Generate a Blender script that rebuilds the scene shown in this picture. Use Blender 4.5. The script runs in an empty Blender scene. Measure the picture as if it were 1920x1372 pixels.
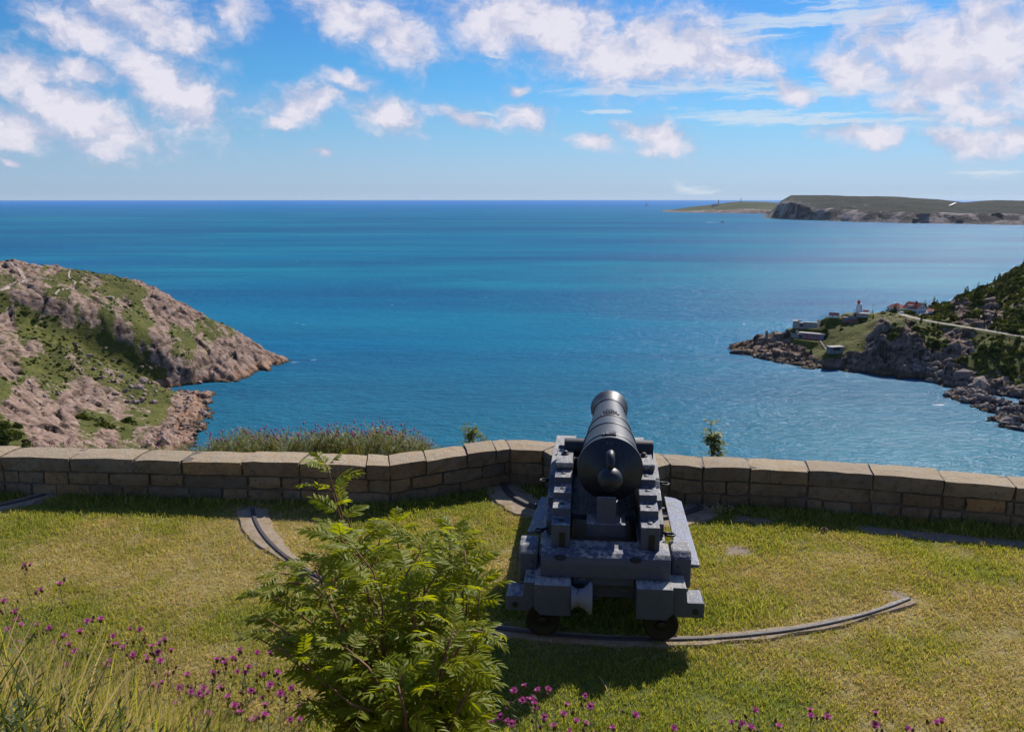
import bpy, bmesh, math, random
import numpy as np
from mathutils import Vector, Matrix, Euler

R = math.radians
random.seed(7)
rng = np.random.default_rng(7)
sc = bpy.context.scene
COL = sc.collection

# ------------------------------------------------------------------ camera
F, CX, CY, HOR, CAMH = 1600.0, 960.0, 686.0, 375.0, 4.3
PITCH = math.atan((CY - (HOR - 4.4)) / F)
cam_d = bpy.data.cameras.new('camera')
cam = bpy.data.objects.new('camera', cam_d)
COL.objects.link(cam)
cam_d.sensor_width = 36
cam_d.lens = 36 * F / 1920
cam_d.clip_start = 0.05
cam_d.clip_end = 90000
cam.location = (0, 0, CAMH)
cam.rotation_euler = (math.pi / 2 - PITCH, 0, 0)
sc.camera = cam
SEA = -100.0

# ------------------------------------------------------------------ sun, sky, exposure
SUN_AZ, SUN_EL = 30.0, 38.0           # azimuth to the right of +Y
S = Vector((math.sin(R(SUN_AZ)) * math.cos(R(SUN_EL)), math.cos(R(SUN_AZ)) * math.cos(R(SUN_EL)), math.sin(R(SUN_EL))))
sun_d = bpy.data.lights.new('sun', 'SUN')
sun_d.energy = 5.0
sun_d.angle = R(0.5)
sun_d.color = (1.0, 0.94, 0.86)
sun = bpy.data.objects.new('sun', sun_d)
sun.rotation_euler = S.to_track_quat('Z', 'Y').to_euler()
sun.location = (30, 40, 60)
COL.objects.link(sun)
vs = sc.view_settings
vs.view_transform = 'Standard'; vs.look = 'None'; vs.gamma = 1; vs.exposure = 0.3; vs.use_curve_mapping = False
sc.display_settings.display_device = 'sRGB'
sc.cycles.max_bounces = 6
sc.cycles.diffuse_bounces = 3
sc.cycles.glossy_bounces = 3
sc.cycles.transmission_bounces = 4
sc.cycles.volume_bounces = 0
sc.cycles.use_denoising = True


def ray(px, py):
    x = (px - CX) / F; y = (CY - py) / F
    return np.array([x, math.cos(PITCH) + y * math.sin(PITCH), -math.sin(PITCH) + y * math.cos(PITCH)])


def at_z(px, py, z):
    d = ray(px, py); t = (z - CAMH) / d[2]
    return np.array([d[0] * t, d[1] * t, z])


def at_y(px, py, Y):
    d = ray(px, py); t = Y / d[1]
    return np.array([d[0] * t, Y, CAMH + d[2] * t])


def proj(P):
    P = np.asarray(P, float)
    x = P[..., 0]; y = P[..., 1]; z = P[..., 2] - CAMH
    zc = y * math.cos(PITCH) - z * math.sin(PITCH)
    yc = y * math.sin(PITCH) + z * math.cos(PITCH)
    return CX + F * x / zc, CY - F * yc / zc


def azel(px, py):
    d = ray(px, py); d = d / np.linalg.norm(d)
    return math.degrees(math.atan2(d[0], d[1])), math.degrees(math.asin(d[2]))


# ------------------------------------------------------------------ node helpers
class NT:
    """tiny wrapper for building node trees"""
    def __init__(self, nt):
        self.nt = nt; self.n = nt.nodes; self.l = nt.links; self.flat = False

    def new(self, t, **kw):
        nd = self.n.new(t)
        for k, v in kw.items():
            setattr(nd, k, v)
        return nd

    def put(self, sock, v):
        if v is None:
            return
        if isinstance(v, bpy.types.NodeSocket):
            self.l.new(v, sock)
        elif isinstance(v, (tuple, list)) and sock.type == 'RGBA' and len(v) == 3:
            sock.default_value = (*v, 1)
        else:
            sock.default_value = v

    def math(self, op, a, b=None, c=None, clamp=False):
        nd = self.new('ShaderNodeMath', operation=op, use_clamp=clamp)
        self.put(nd.inputs[0], a)
        if b is not None: self.put(nd.inputs[1], b)
        if c is not None: self.put(nd.inputs[2], c)
        return nd.outputs[0]

    def vmath(self, op, a, b=None, scale=None):
        nd = self.new('ShaderNodeVectorMath', operation=op)
        self.put(nd.inputs[0], a)
        if b is not None: self.put(nd.inputs[1], b)
        if scale is not None: self.put(nd.inputs['Scale'], scale)
        return nd.outputs['Value'] if op in ('LENGTH', 'DOT_PRODUCT', 'DISTANCE') else nd.outputs[0]

    def mix(self, f, a, b, blend='MIX'):
        nd = self.new('ShaderNodeMix', data_type='RGBA', blend_type=blend)
        self.put(nd.inputs[0], f); self.put(nd.inputs[6], a); self.put(nd.inputs[7], b)
        return nd.outputs[2]

    def ramp(self, v, stops, interp='LINEAR'):
        nd = self.new('ShaderNodeValToRGB')
        cr = nd.color_ramp; cr.interpolation = interp
        while len(cr.elements) < len(stops): cr.elements.new(0.5)
        for e, (p, c) in zip(cr.elements, stops):
            e.position = p; e.color = (c, c, c, 1) if isinstance(c, (int, float)) else (*c, 1)
        self.put(nd.inputs[0], v)
        return nd.outputs[0]

    def mr(self, v, a, b, c=0.0, d=1.0, smooth=False):
        nd = self.new('ShaderNodeMapRange', interpolation_type='SMOOTHSTEP' if smooth else 'LINEAR')
        self.put(nd.inputs[0], v)
        for i, q in enumerate((a, b, c, d)): self.put(nd.inputs[i + 1], q)
        return nd.outputs[0]

    def noise(self, vec, scale, detail=4, rough=0.55, dist=0.0, color=False):
        nd = self.new('ShaderNodeTexNoise')
        if self.flat: nd.noise_dimensions = '2D'
        if vec is not None: self.put(nd.inputs['Vector'], vec)
        self.put(nd.inputs['Scale'], scale); self.put(nd.inputs['Detail'], detail)
        self.put(nd.inputs['Roughness'], rough); self.put(nd.inputs['Distortion'], dist)
        return nd.outputs['Color'] if color else nd.outputs[0]

    def voronoi(self, vec, scale, feature='F1', rand=1.0, out=0):
        nd = self.new('ShaderNodeTexVoronoi', feature=feature)
        if vec is not None: self.put(nd.inputs['Vector'], vec)
        self.put(nd.inputs['Scale'], scale); self.put(nd.inputs['Randomness'], rand)
        return nd.outputs[out]

    def mapping(self, vec, loc=(0, 0, 0), rot=(0, 0, 0), scale=(1, 1, 1), vt='POINT'):
        nd = self.new('ShaderNodeMapping', vector_type=vt)
        self.put(nd.inputs['Vector'], vec)
        if vt != 'NORMAL': nd.inputs['Location'].default_value = loc
        nd.inputs['Rotation'].default_value = rot; nd.inputs['Scale'].default_value = scale
        return nd.outputs[0]

    def bump(self, h, strength=0.5, dist=0.02, normal=None):
        nd = self.new('ShaderNodeBump')
        self.put(nd.inputs['Height'], h); self.put(nd.inputs['Strength'], strength)
        self.put(nd.inputs['Distance'], dist)
        if normal is not None: self.put(nd.inputs['Normal'], normal)
        return nd.outputs[0]

    def obj(self):
        return self.new('ShaderNodeTexCoord').outputs['Object']

    def pos(self):
        return self.new('ShaderNodeNewGeometry').outputs['Position']


def material(name):
    m = bpy.data.materials.new(name); m.use_nodes = True
    nt = m.node_tree
    for n in list(nt.nodes): nt.nodes.remove(n)
    g = NT(nt)
    out = g.new('ShaderNodeOutputMaterial')
    return m, g, out


def pbr(name, color=(.5, .5, .5), rough=.8, spec=.5, metal=0.0, fn=None):
    """fn(g) may return dict with color/rough/normal sockets"""
    m, g, out = material(name)
    b = g.new('ShaderNodeBsdfPrincipled')
    d = dict(color=color, rough=rough, spec=spec, metal=metal, normal=None)
    if fn: d.update(fn(g))
    g.put(b.inputs['Base Color'], d['color']); g.put(b.inputs['Roughness'], d['rough'])
    g.put(b.inputs['Specular IOR Level'], d['spec']); g.put(b.inputs['Metallic'], d['metal'])
    if d['normal'] is not None: g.put(b.inputs['Normal'], d['normal'])
    g.l.new(b.outputs[0], out.inputs[0])
    return m


def speckled(name, c, amt=.25, scale=3.0, rough=.85, spec=.3):
    def f(g):
        n = g.noise(g.obj(), scale, 5, .65)
        return dict(color=g.mix(g.mr(n, .3, .7), tuple(x * (1 - amt) for x in c), tuple(min(1, x * (1 + amt)) for x in c)),
                    normal=g.bump(n, .3, .02))
    return pbr(name, c, rough, spec, 0, f)


def leafmat(name, c1, c2, c3=None, trans=.5, rough=.45, tcol=None, spec=.35):
    """foliage: diffuse + translucent + slight gloss; colour varies per instance and along the world"""
    m, g, out = material(name)
    rnd = g.new('ShaderNodeObjectInfo').outputs['Random']
    at = g.new('ShaderNodeAttribute', attribute_name='shade').outputs['Fac']
    n = g.noise(g.pos(), 1.3, 3, .6)
    f = g.math('ADD', g.math('MULTIPLY', rnd, .45), g.math('ADD', g.math('MULTIPLY', at, .45), g.mr(n, .35, .65, -.15, .25)))
    col = g.mix(g.math('MULTIPLY', f, 1, clamp=True), c1, c2)
    if c3 is not None:
        col = g.mix(g.mr(f, .75, 1.0), col, c3)
    p = g.new('ShaderNodeBsdfPrincipled')
    g.put(p.inputs['Base Color'], col); g.put(p.inputs['Roughness'], rough); g.put(p.inputs['Specular IOR Level'], spec)
    t = g.new('ShaderNodeBsdfTranslucent')
    tc = g.mix(1.0, col, tcol or (1.5, 1.35, .55), 'MULTIPLY')
    g.put(t.inputs[0], tc)
    ms = g.new('ShaderNodeMixShader'); ms.inputs[0].default_value = trans
    g.l.new(p.outputs[0], ms.inputs[1]); g.l.new(t.outputs[0], ms.inputs[2])
    g.l.new(ms.outputs[0], out.inputs[0])
    return m


# ------------------------------------------------------------------ the sky (clouds placed by direction)
def build_world():
    w = bpy.data.worlds.new('World'); sc.world = w; w.use_nodes = True
    nt = w.node_tree
    for n in list(nt.nodes): nt.nodes.remove(n)
    g = NT(nt)
    g.flat = True
    out = g.new('ShaderNodeOutputWorld'); bg = g.new('ShaderNodeBackground')
    sky = g.new('ShaderNodeTexSky', sky_type='NISHITA')
    sky.sun_disc = False; sky.sun_elevation = R(SUN_EL); sky.sun_rotation = R(SUN_AZ)
    sky.air_density = 1.15; sky.dust_density = .25; sky.ozone_density = 3.2; sky.altitude = 100
    d = g.new('ShaderNodeTexCoord').outputs['Generated']
    sp = g.new('ShaderNodeSeparateXYZ'); g.l.new(d, sp.inputs[0])
    X, Y, Z = sp.outputs
    deg = 180 / math.pi
    az = g.math('MULTIPLY', g.math('ARCTAN2', X, Y), deg)
    el = g.math('MULTIPLY', g.math('ARCSINE', Z), deg)
    cb = g.new('ShaderNodeCombineXYZ'); g.put(cb.inputs[0], az); g.put(cb.inputs[1], el)
    p = cb.outputs[0]
    # perspective-like stretching: clouds get flatter near the horizon
    # warp
    w1 = g.vmath('SUBTRACT', g.noise(p, .45, 4, .6, color=True), (.5, .5, .5))
    pw = g.vmath('ADD', p, g.vmath('MULTIPLY', w1, (1.7, 1.1, 0)))

    def blobs(lst, vec, start=9.0):
        cur = None
        for (px, py, rx, ry, rot, wgt) in lst:
            a, e = azel(px, py)
            m = g.mapping(vec, (a, e, 0), (0, 0, R(-rot)), (rx * wgt ** .5 / 18.5, ry * wgt ** .5 / 17.5, 1), 'TEXTURE')
            L = g.vmath('LENGTH', g.vmath('MULTIPLY', m, (1, 1, 0)))
            if cur is None: cur = L
            else: cur = g.math('SMOOTH_MIN', cur, L, .18)
        return cur
    # px, py, rx(px), ry(px), rotation (deg, clockwise in the picture), weight
    cum = [(265, 35, 120, 45, 18, 1), (150, 60, 75, 36, 10, .72),
           (320, 165, 105, 46, 33, 1), (275, 130, 50, 40, 20, .85), (370, 215, 45, 22, 20, .8),
           (60, 135, 85, 30, 12, .75), (150, 130, 70, 22, 15, .6),
           (130, 205, 120, 52, 22, 1), (30, 235, 75, 34, 5, 1), (200, 235, 100, 30, 15, .95),
           (445, 15, 36, 36, 50, .7), (570, 190, 85, 32, -14, .85), (650, 150, 55, 20, 10, .5), (520, 225, 35, 18, 0, .6),
           (725, 216, 60, 30, 18, 1), (860, 220, 85, 16, 12, .6), (990, 222, 46, 24, 14, .95),
           (655, 20, 95, 50, 30, .9), (745, 68, 85, 42, 28, .95), (950, 35, 120, 50, 0, 1), (1060, 50, 110, 70, 18, 1.05),
           (1150, 105, 130, 50, 8, 1), (1290, 95, 130, 52, 12, 1.08), (1390, 120, 80, 34, 15, .8), (1230, 70, 70, 40, 0, .95),
           (1240, 256, 48, 28, 22, 1.05), (1190, 243, 50, 16, 10, .8), (1122, 265, 42, 15, 8, .8), (602, 285, 30, 9, 0, .6), (17, 308, 20, 7, 15, .6),
           (1850, 70, 120, 62, 5, 1.1), (1700, 100, 110, 55, 12, .9), (1780, 150, 130, 55, 12, 1), (1620, 135, 80, 34, 15, .9),
           (1880, 130, 80, 75, 0, 1), (1480, 165, 55, 25, 30, .5), (1620, 250, 85, 17, 6, .85), (1810, 262, 75, 22, 10, .95),
           (1905, 258, 30, 26, 30, .9), (1840, 215, 80, 26, 15, .7), (970, 168, 30, 14, 0, .45), (1700, 200, 60, 20, 10, .6)]
    cir = [(1270, 167, 190, 9, -1, 1), (1410, 219, 110, 12, 2, 1), (1450, 45, 210, 13, -4, .9), (1620, 25, 100, 20, 6, 1),
           (1430, 71, 80, 6, 0, .8), (1570, 170, 170, 12, 0, .8), (1600, 213, 170, 5, 1, .7), (1850, 325, 60, 9, 3, .5),
           (1600, 228, 150, 5, 1, .7), (930, 106, 22, 3, 0, .6), (915, 214, 40, 4, 0, .6), (1290, 350, 60, 12, 10, .35), (1150, 210, 60, 5, 0, .45)]
    dc = blobs(cum, pw)
    # generic cover outside the photographed window
    gen = g.noise(p, .05, 2, .5)
    outside = g.math('MAXIMUM', g.mr(g.math('ABSOLUTE', az), 32, 42), g.mr(el, 14, 20))
    dgen = g.mr(gen, .42, .72, 2.2, .1)
    dc = g.math('MINIMUM', dc, g.math('ADD', dgen, g.mr(outside, 0, 1, 2.5, 0)))

    def cloudnoise(off):
        v = g.vmath('ADD', pw, off)
        a = g.noise(g.vmath('MULTIPLY', v, (.75, 1.1, 0)), .5, 8, .6, 0)
        b = g.new('ShaderNodeTexVoronoi', feature='F1', voronoi_dimensions='2D'); g.put(b.inputs['Vector'], g.vmath('MULTIPLY', v, (.8, 1.25, 0))); b.inputs['Scale'].default_value = 1.1
        b.inputs['Detail'].default_value = 2; b.inputs['Roughness'].default_value = .55; b.normalize = True
        return g.math('ADD', g.math('MULTIPLY', a, .84), g.math('MULTIPLY', g.math('SUBTRACT', 1.0, b.outputs[0]), .17))
    n0 = cloudnoise((0, 0, 0)); n1 = cloudnoise((.45, 1.2, 0))
    field = g.math('ADD', g.math('SUBTRACT', 1.0, dc), g.math('MULTIPLY', g.math('SUBTRACT', n0, .515), 1.65))
    dens = g.mr(field, -.08, .85, 0, 1, True)
    # light: brighter where the density falls off towards the sun; thin parts lilac grey
    grad = g.mr(g.math('SUBTRACT', n0, n1), -.12, .12)
    thick = g.mr(field, .1, 1.05)
    lit = g.math('MULTIPLY', g.math('ADD', g.math('MULTIPLY', grad, .42), g.math('MULTIPLY', thick, .72)), 1, clamp=True)
    ccol = g.mix(lit, (3.2, 3.65, 5.3), (6.7, 6.45, 7.15))
    op = g.math('MULTIPLY', dens, g.mr(thick, 0, .5, .62, .95))
    # cirrus streaks
    pc = g.vmath('ADD', p, g.vmath('MULTIPLY', w1, (2.0, .5, 0)))
    di = blobs(cir, pc)
    ns = g.noise(g.mapping(pc, rot=(0, 0, R(6)), scale=(.22, 2.6, 1)), 1.0, 6, .65, .4)
    fi = g.math('ADD', g.math('SUBTRACT', 1.0, di), g.math('MULTIPLY', g.math('SUBTRACT', ns, .52), 2.6))
    oi = g.math('MULTIPLY', g.mr(fi, 0, .9, 0, 1, True), .72)
    # sky colour: Nishita, hue pulled to the clean blue of the photograph
    base0 = g.mix(1.0, sky.outputs[0], g.ramp(g.mr(el, 0, 14), [(0.0, (.24, .43, .98)), (.02, (.31, .49, .99)), (.08, (.345, .53, 1.0)), (.14, (.32, .53, .96)), (.30, (.255, .53, .86)), (.60, (.21, .51, .80)), (1.0, (.17, .43, .77))]), 'MULTIPLY')
    base = g.mix(g.mr(el, .5, 7, .65, 0), base0, (3.3, 4.5, 5.85))
    c = g.mix(oi, base, (5.6, 6.2, 6.9))
    c = g.mix(op, c, ccol)
    g.put(bg.inputs[0], c); bg.inputs[1].default_value = .1
    g.l.new(bg.outputs[0], out.inputs[0])
    w.cycles.sampling_method = 'MANUAL'
    w.cycles.sample_map_resolution = 512


build_world()


# ------------------------------------------------------------------ numpy noise
def _h(ix, iy, iz, seed):
    h = (ix.astype(np.int64) * 374761393 + iy.astype(np.int64) * 668265263 + iz.astype(np.int64) * 2147483647 + seed * 1274126177) & 0xFFFFFFFF
    h = ((h ^ (h >> 13)) * 1274126177) & 0xFFFFFFFF
    h = ((h ^ (h >> 16)) * 2246822519) & 0xFFFFFFFF
    return ((h ^ (h >> 15)) & 0xFFFFFF) / float(0xFFFFFF)


def vn(x, y, z=None, seed=0):
    x = np.asarray(x, float); y = np.asarray(y, float)
    z = np.zeros_like(x) if z is None else np.asarray(z, float)
    ix, iy, iz = np.floor(x), np.floor(y), np.floor(z)
    fx, fy, fz = x - ix, y - iy, z - iz
    u, v, w = [f * f * (3 - 2 * f) for f in (fx, fy, fz)]
    r = 0
    for a in (0, 1):
        for b in (0, 1):
            for c in (0, 1):
                wt = (u if a else 1 - u) * (v if b else 1 - v) * (w if c else 1 - w)
                r = r + wt * _h(ix + a, iy + b, iz + c, seed)
    return r * 2 - 1


def fbm(x, y, z=None, oct=4, seed=0, gain=.5):
    r = 0; a = 1.0; t = 0
    for i in range(oct):
        r = r + a * vn(x * 2 ** i, y * 2 ** i, None if z is None else z * 2 ** i, seed + i * 17)
        t += a; a *= gain
    return r / t


def facets(x, y, seed=0, tilt=.6):
    """blocky rock: every Voronoi cell is a tilted plane; returns offset and distance to the crack"""
    ix, iy = np.floor(x), np.floor(y)
    best = np.full(x.shape, 9.0); sec = np.full(x.shape, 9.0); off = np.zeros(x.shape)
    zz = np.zeros_like(ix)
    for a in (-1, 0, 1):
        for b in (-1, 0, 1):
            cx, cy = ix + a, iy + b
            qx = cx + _h(cx, cy, zz, seed); qy = cy + _h(cx, cy, zz, seed + 1)
            d = np.hypot(x - qx, y - qy)
            o = .55 * (_h(cx, cy, zz, seed + 2) - .5) + tilt * ((_h(cx, cy, zz, seed + 3) - .5) * (x - qx) + (_h(cx, cy, zz, seed + 4) - .5) * (y - qy)) * 2
            m = d < best
            sec = np.where(m, best, np.minimum(sec, d))
            off = np.where(m, o, off); best = np.where(m, d, best)
    return off, sec - best


def sstep(a, b, x):
    t = np.clip((x - a) / (b - a), 0, 1)
    return t * t * (3 - 2 * t)


# ------------------------------------------------------------------ object helpers
def finish(o, parent=None, label=None, cat=None, group=None, kind=None):
    COL.objects.link(o)
    if parent is not None: o.parent = parent
    if label: o['label'] = label
    if cat: o['category'] = cat
    if group: o['group'] = group
    if kind: o['kind'] = kind
    return o


def empty(name, loc=(0, 0, 0), rz=0, label=None, cat=None, group=None, rot=None, scale=None):
    o = bpy.data.objects.new(name, None)
    o.empty_display_size = .1
    o.location = loc; o.rotation_euler = rot if rot is not None else (0, 0, rz)
    if scale: o.scale = (scale,) * 3
    return finish(o, None, label, cat, group)


def mesh_obj(name, verts, faces, mat, parent=None, smooth=False, **kw):
    me = bpy.data.meshes.new(name)
    me.from_pydata([tuple(map(float, v)) for v in verts], [], [tuple(map(int, f)) for f in faces])
    for m in (mat if isinstance(mat, (list, tuple)) else [mat]): me.materials.append(m)
    if smooth: me.shade_smooth()
    return finish(bpy.data.objects.new(name, me), parent, **kw)


def np_mesh(name, V, Q, mat):
    """fast mesh from numpy arrays; Q is (n,3) or (n,4)"""
    me = bpy.data.meshes.new(name)
    n, k = Q.shape
    me.vertices.add(len(V)); me.vertices.foreach_set('co', np.asarray(V, np.float32).ravel())
    me.loops.add(n * k); me.loops.foreach_set('vertex_index', Q.astype(np.int32).ravel())
    me.polygons.add(n); me.polygons.foreach_set('loop_start', np.arange(0, n * k, k, dtype=np.int32))
    for m in (mat if isinstance(mat, (list, tuple)) else [mat]): me.materials.append(m)
    me.update(calc_edges=True); me.validate()
    return me


def attr(me, name, vals):
    a = me.attributes.new(name, 'FLOAT', 'POINT'); a.data.foreach_set('value', np.asarray(vals, np.float32))


def bm_obj(name, bm, mat, parent=None, smooth=False, **kw):
    me = bpy.data.meshes.new(name)
    bmesh.ops.recalc_face_normals(bm, faces=bm.faces)
    bm.to_mesh(me); bm.free()
    me.materials.append(mat)
    if smooth: me.shade_smooth()
    return finish(bpy.data.objects.new(name, me), parent, **kw)


def bevel(bm, w, seg=1):
    if w > 0:
        bmesh.ops.bevel(bm, geom=[e for e in bm.edges if len(e.link_faces) == 2 and e.calc_face_angle(0) > .5], offset=w, segments=seg, affect='EDGES', profile=.6)


def box(name, parent, mat, x0, x1, y0, y1, z0, z1, bev=.012, seg=2, smooth=False, **kw):
    bm = bmesh.new()
    bmesh.ops.create_cube(bm, size=1)
    for v in bm.verts:
        v.co = Vector((x0 + (v.co.x + .5) * (x1 - x0), y0 + (v.co.y + .5) * (y1 - y0), z0 + (v.co.z + .5) * (z1 - z0)))
    bevel(bm, min(bev, .3 * min(abs(x1 - x0), abs(y1 - y0), abs(z1 - z0))), seg)
    return bm_obj(name, bm, mat, parent, smooth, **kw)


def prism(name, parent, mat, prof, a0, a1, axis='x', bev=.01, seg=2, **kw):
    """profile in the plane normal to axis: for x -> (y,z); y -> (x,z); z -> (x,y)"""
    bm = bmesh.new()
    def P(a, q):
        return {'x': (a, q[0], q[1]), 'y': (q[0], a, q[1]), 'z': (q[0], q[1], a)}[axis]
    v0 = [bm.verts.new(P(a0, q)) for q in prof]; v1 = [bm.verts.new(P(a1, q)) for q in prof]
    bm.faces.new(v0); bm.faces.new(v1[::-1]); n = len(prof)
    for i in range(n): bm.faces.new((v0[i], v0[(i + 1) % n], v1[(i + 1) % n], v1[i]))
    bmesh.ops.recalc_face_normals(bm, faces=bm.faces)
    bevel(bm, bev, seg)
    return bm_obj(name, bm, mat, parent, **kw)


def lathe(name, parent, mat, prof, axis='y', org=(0, 0, 0), n=40, smooth=True, caps=True, **kw):
    """prof list of (distance along axis, radius)"""
    V = []; Fc = []
    for (s, r) in prof:
        for k in range(n):
            a = 2 * math.pi * k / n; c, q = r * math.cos(a), r * math.sin(a)
            V.append({'y': (org[0] + c, org[1] + s, org[2] + q), 'x': (org[0] + s, org[1] + c, org[2] + q), 'z': (org[0] + c, org[1] + q, org[2] + s)}[axis])
    for i in range(len(prof) - 1):
        for k in range(n):
            k2 = (k + 1) % n
            Fc.append((i * n + k, i * n + k2, (i + 1) * n + k2, (i + 1) * n + k))
    if caps:
        Fc.append(tuple(range(n))); Fc.append(tuple((len(prof) - 1) * n + k for k in range(n))[::-1])
    o = mesh_obj(name, V, Fc, mat, parent, smooth, **kw)
    bm = bmesh.new(); bm.from_mesh(o.data); bmesh.ops.recalc_face_normals(bm, faces=bm.faces)
    for e in bm.edges:
        if len(e.link_faces) == 2 and e.calc_face_angle(0) > .55: e.smooth = False
    bm.to_mesh(o.data); bm.free()
    return o


def tube_verts(pts, rads, n=6, close=True):
    pts = [Vector(p) for p in pts]; V = []; Fc = []
    up = Vector((0, 0, 1))
    for i, p in enumerate(pts):
        t = (pts[min(i + 1, len(pts) - 1)] - pts[max(i - 1, 0)]).normalized()
        a = t.cross(up)
        if a.length < .05: a = t.cross(Vector((1, 0, 0)))
        a.normalize(); b = t.cross(a).normalized()
        r = rads[i] if hasattr(rads, '__len__') else rads
        for k in range(n):
            w = 2 * math.pi * k / n
            V.append(p + a * (r * math.cos(w)) + b * (r * math.sin(w)))
    for i in range(len(pts) - 1):
        for k in range(n):
            k2 = (k + 1) % n
            Fc.append((i * n + k, i * n + k2, (i + 1) * n + k2, (i + 1) * n + k))
    if close:
        Fc.append(tuple(range(n))[::-1]); Fc.append(tuple((len(pts) - 1) * n + k for k in range(n)))
    return V, Fc


def tube(name, parent, mat, pts, rads, n=8, smooth=True, **kw):
    V, Fc = tube_verts(pts, rads, n)
    return mesh_obj(name, V, Fc, mat, parent, smooth, **kw)


ORD = ['first', 'second', 'third', 'fourth', 'fifth', 'sixth', 'seventh', 'eighth', 'ninth', 'tenth', 'eleventh', 'twelfth', 'thirteenth', 'fourteenth', 'fifteenth', 'sixteenth', 'seventeenth', 'eighteenth', 'nineteenth', 'twentieth']


def copy_tree(o, parent=None):
    kids = list(o.children)
    c = o.copy(); COL.objects.link(c); c.parent = parent
    for k in kids: copy_tree(k, c)
    return c


_tn = [0]


def scatter(name, pts, rots, scales, idx, variants, host_mat, **kw):
    """one 'stuff' object: a point mesh with geometry-node instances of the variant meshes"""
    _tn[0] += 1
    col = bpy.data.collections.new('src_%d' % _tn[0])
    for i, me in enumerate(variants):
        col.objects.link(bpy.data.objects.new('v%02d_%d' % (i, _tn[0]), me))
    me = bpy.data.meshes.new(name)
    n = len(pts)
    me.vertices.add(n); me.vertices.foreach_set('co', np.asarray(pts, np.float32).ravel())
    a = me.attributes.new('rot', 'FLOAT_VECTOR', 'POINT'); a.data.foreach_set('vector', np.asarray(rots, np.float32).ravel())
    a = me.attributes.new('scl', 'FLOAT', 'POINT'); a.data.foreach_set('value', np.asarray(scales, np.float32))
    a = me.attributes.new('idx', 'INT', 'POINT'); a.data.foreach_set('value', np.asarray(idx, np.int32))
    o = finish(bpy.data.objects.new(name, me), None, **kw)
    ng = bpy.data.node_groups.new(name, 'GeometryNodeTree')
    ng.interface.new_socket('Geometry', in_out='INPUT', socket_type='NodeSocketGeometry')
    ng.interface.new_socket('Geometry', in_out='OUTPUT', socket_type='NodeSocketGeometry')
    g = NT(ng)
    gi = g.new('NodeGroupInput'); go = g.new('NodeGroupOutput')
    ci = g.new('GeometryNodeCollectionInfo'); ci.inputs[0].default_value = col
    ci.inputs['Separate Children'].default_value = True; ci.inputs['Reset Children'].default_value = True
    ip = g.new('GeometryNodeInstanceOnPoints'); ip.inputs['Pick Instance'].default_value = True
    def na(nm, t):
        q = g.new('GeometryNodeInputNamedAttribute', data_type=t); q.inputs[0].default_value = nm
        return [s for s in q.outputs if s.enabled and s.name == 'Attribute'][0]
    g.l.new(gi.outputs[0], ip.inputs['Points']); g.l.new(ci.outputs[0], ip.inputs['Instance'])
    g.l.new(na('rot', 'FLOAT_VECTOR'), ip.inputs['Rotation']); g.l.new(na('scl', 'FLOAT'), ip.inputs['Scale'])
    g.l.new(na('idx', 'INT'), ip.inputs['Instance Index'])
    g.l.new(ip.outputs[0], go.inputs[0])
    md = o.modifiers.new('scatter', 'NODES'); md.node_group = ng
    return o


# ------------------------------------------------------------------ materials for the land
def land_mat(name, rock_a, rock_b, rock_c, green_a, green_b, green_c, water_stain=(.17, .11, .06), strata=(0, 0, 0)):
    def f(g):
        p = g.pos()
        sp = g.new('ShaderNodeSeparateXYZ'); g.l.new(p, sp.inputs[0]); z = sp.outputs[2]
        at = g.new('ShaderNodeAttribute', attribute_name='rock').outputs['Fac']
        n1 = g.noise(p, .045, 5, .6); n2 = g.noise(p, .28, 6, .68); n3 = g.noise(p, 1.1, 4, .65)
        ps = g.mapping(p, rot=strata, scale=(.35, .35, 1.6))
        n4 = g.noise(ps, .22, 6, .65, .4)
        rc = g.mix(g.mr(n4, .36, .64), rock_a, rock_b)
        rc = g.mix(g.mr(n2, .5, .72), rc, rock_c)
        rc = g.mix(g.mr(n3, .56, .8, 0, .6), rc, tuple(x * .38 for x in rock_a))
        gc = g.mix(g.mr(n1, .38, .62), green_a, green_b)
        gc = g.mix(g.mr(n2, .5, .68), gc, green_c)
        gc = g.mix(g.mr(n3, .55, .72, 0, .75), gc, tuple(x * .35 for x in green_a))
        ck = g.new('ShaderNodeAttribute', attribute_name='crack').outputs['Fac']
        # rock colour darkens along the joints
        rc = g.mix(g.math('MULTIPLY', g.mr(ck, .25, .8), .78), rc, tuple(x * .22 for x in rock_a))
        fac = g.math('ADD', at, g.math('ADD', g.mr(n2, .3, .7, -.26, .26), g.mr(n3, .3, .7, -.12, .12)))
        fac = g.mr(fac, .44, .56)
        c = g.mix(fac, gc, rc)
        # tide band of the rock
        tb = g.mr(g.math('ADD', z, g.mr(n2, .3, .7, -2, 2)), SEA + 1.2, SEA + 5.0, 1, 0)
        c = g.mix(g.math('MULTIPLY', tb, .72), c, water_stain)
        wet = g.mr(g.math('ADD', z, g.mr(n3, .3, .7, -.6, .6)), SEA + .4, SEA + 1.5, 1, 0)
        c = g.mix(wet, c, (.035, .028, .02))
        cr = g.voronoi(ps, .55, 'DISTANCE_TO_EDGE')
        h = g.math('ADD', g.math('MULTIPLY', n3, .4), g.math('ADD', g.math('MULTIPLY', n4, 1.3), g.math('MULTIPLY', g.mr(cr, 0, .12), .25)))
        return dict(color=c, normal=g.bump(h, .8, .7), rough=.95)
    return pbr(name, rough=.95, spec=.15, fn=f)


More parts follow.
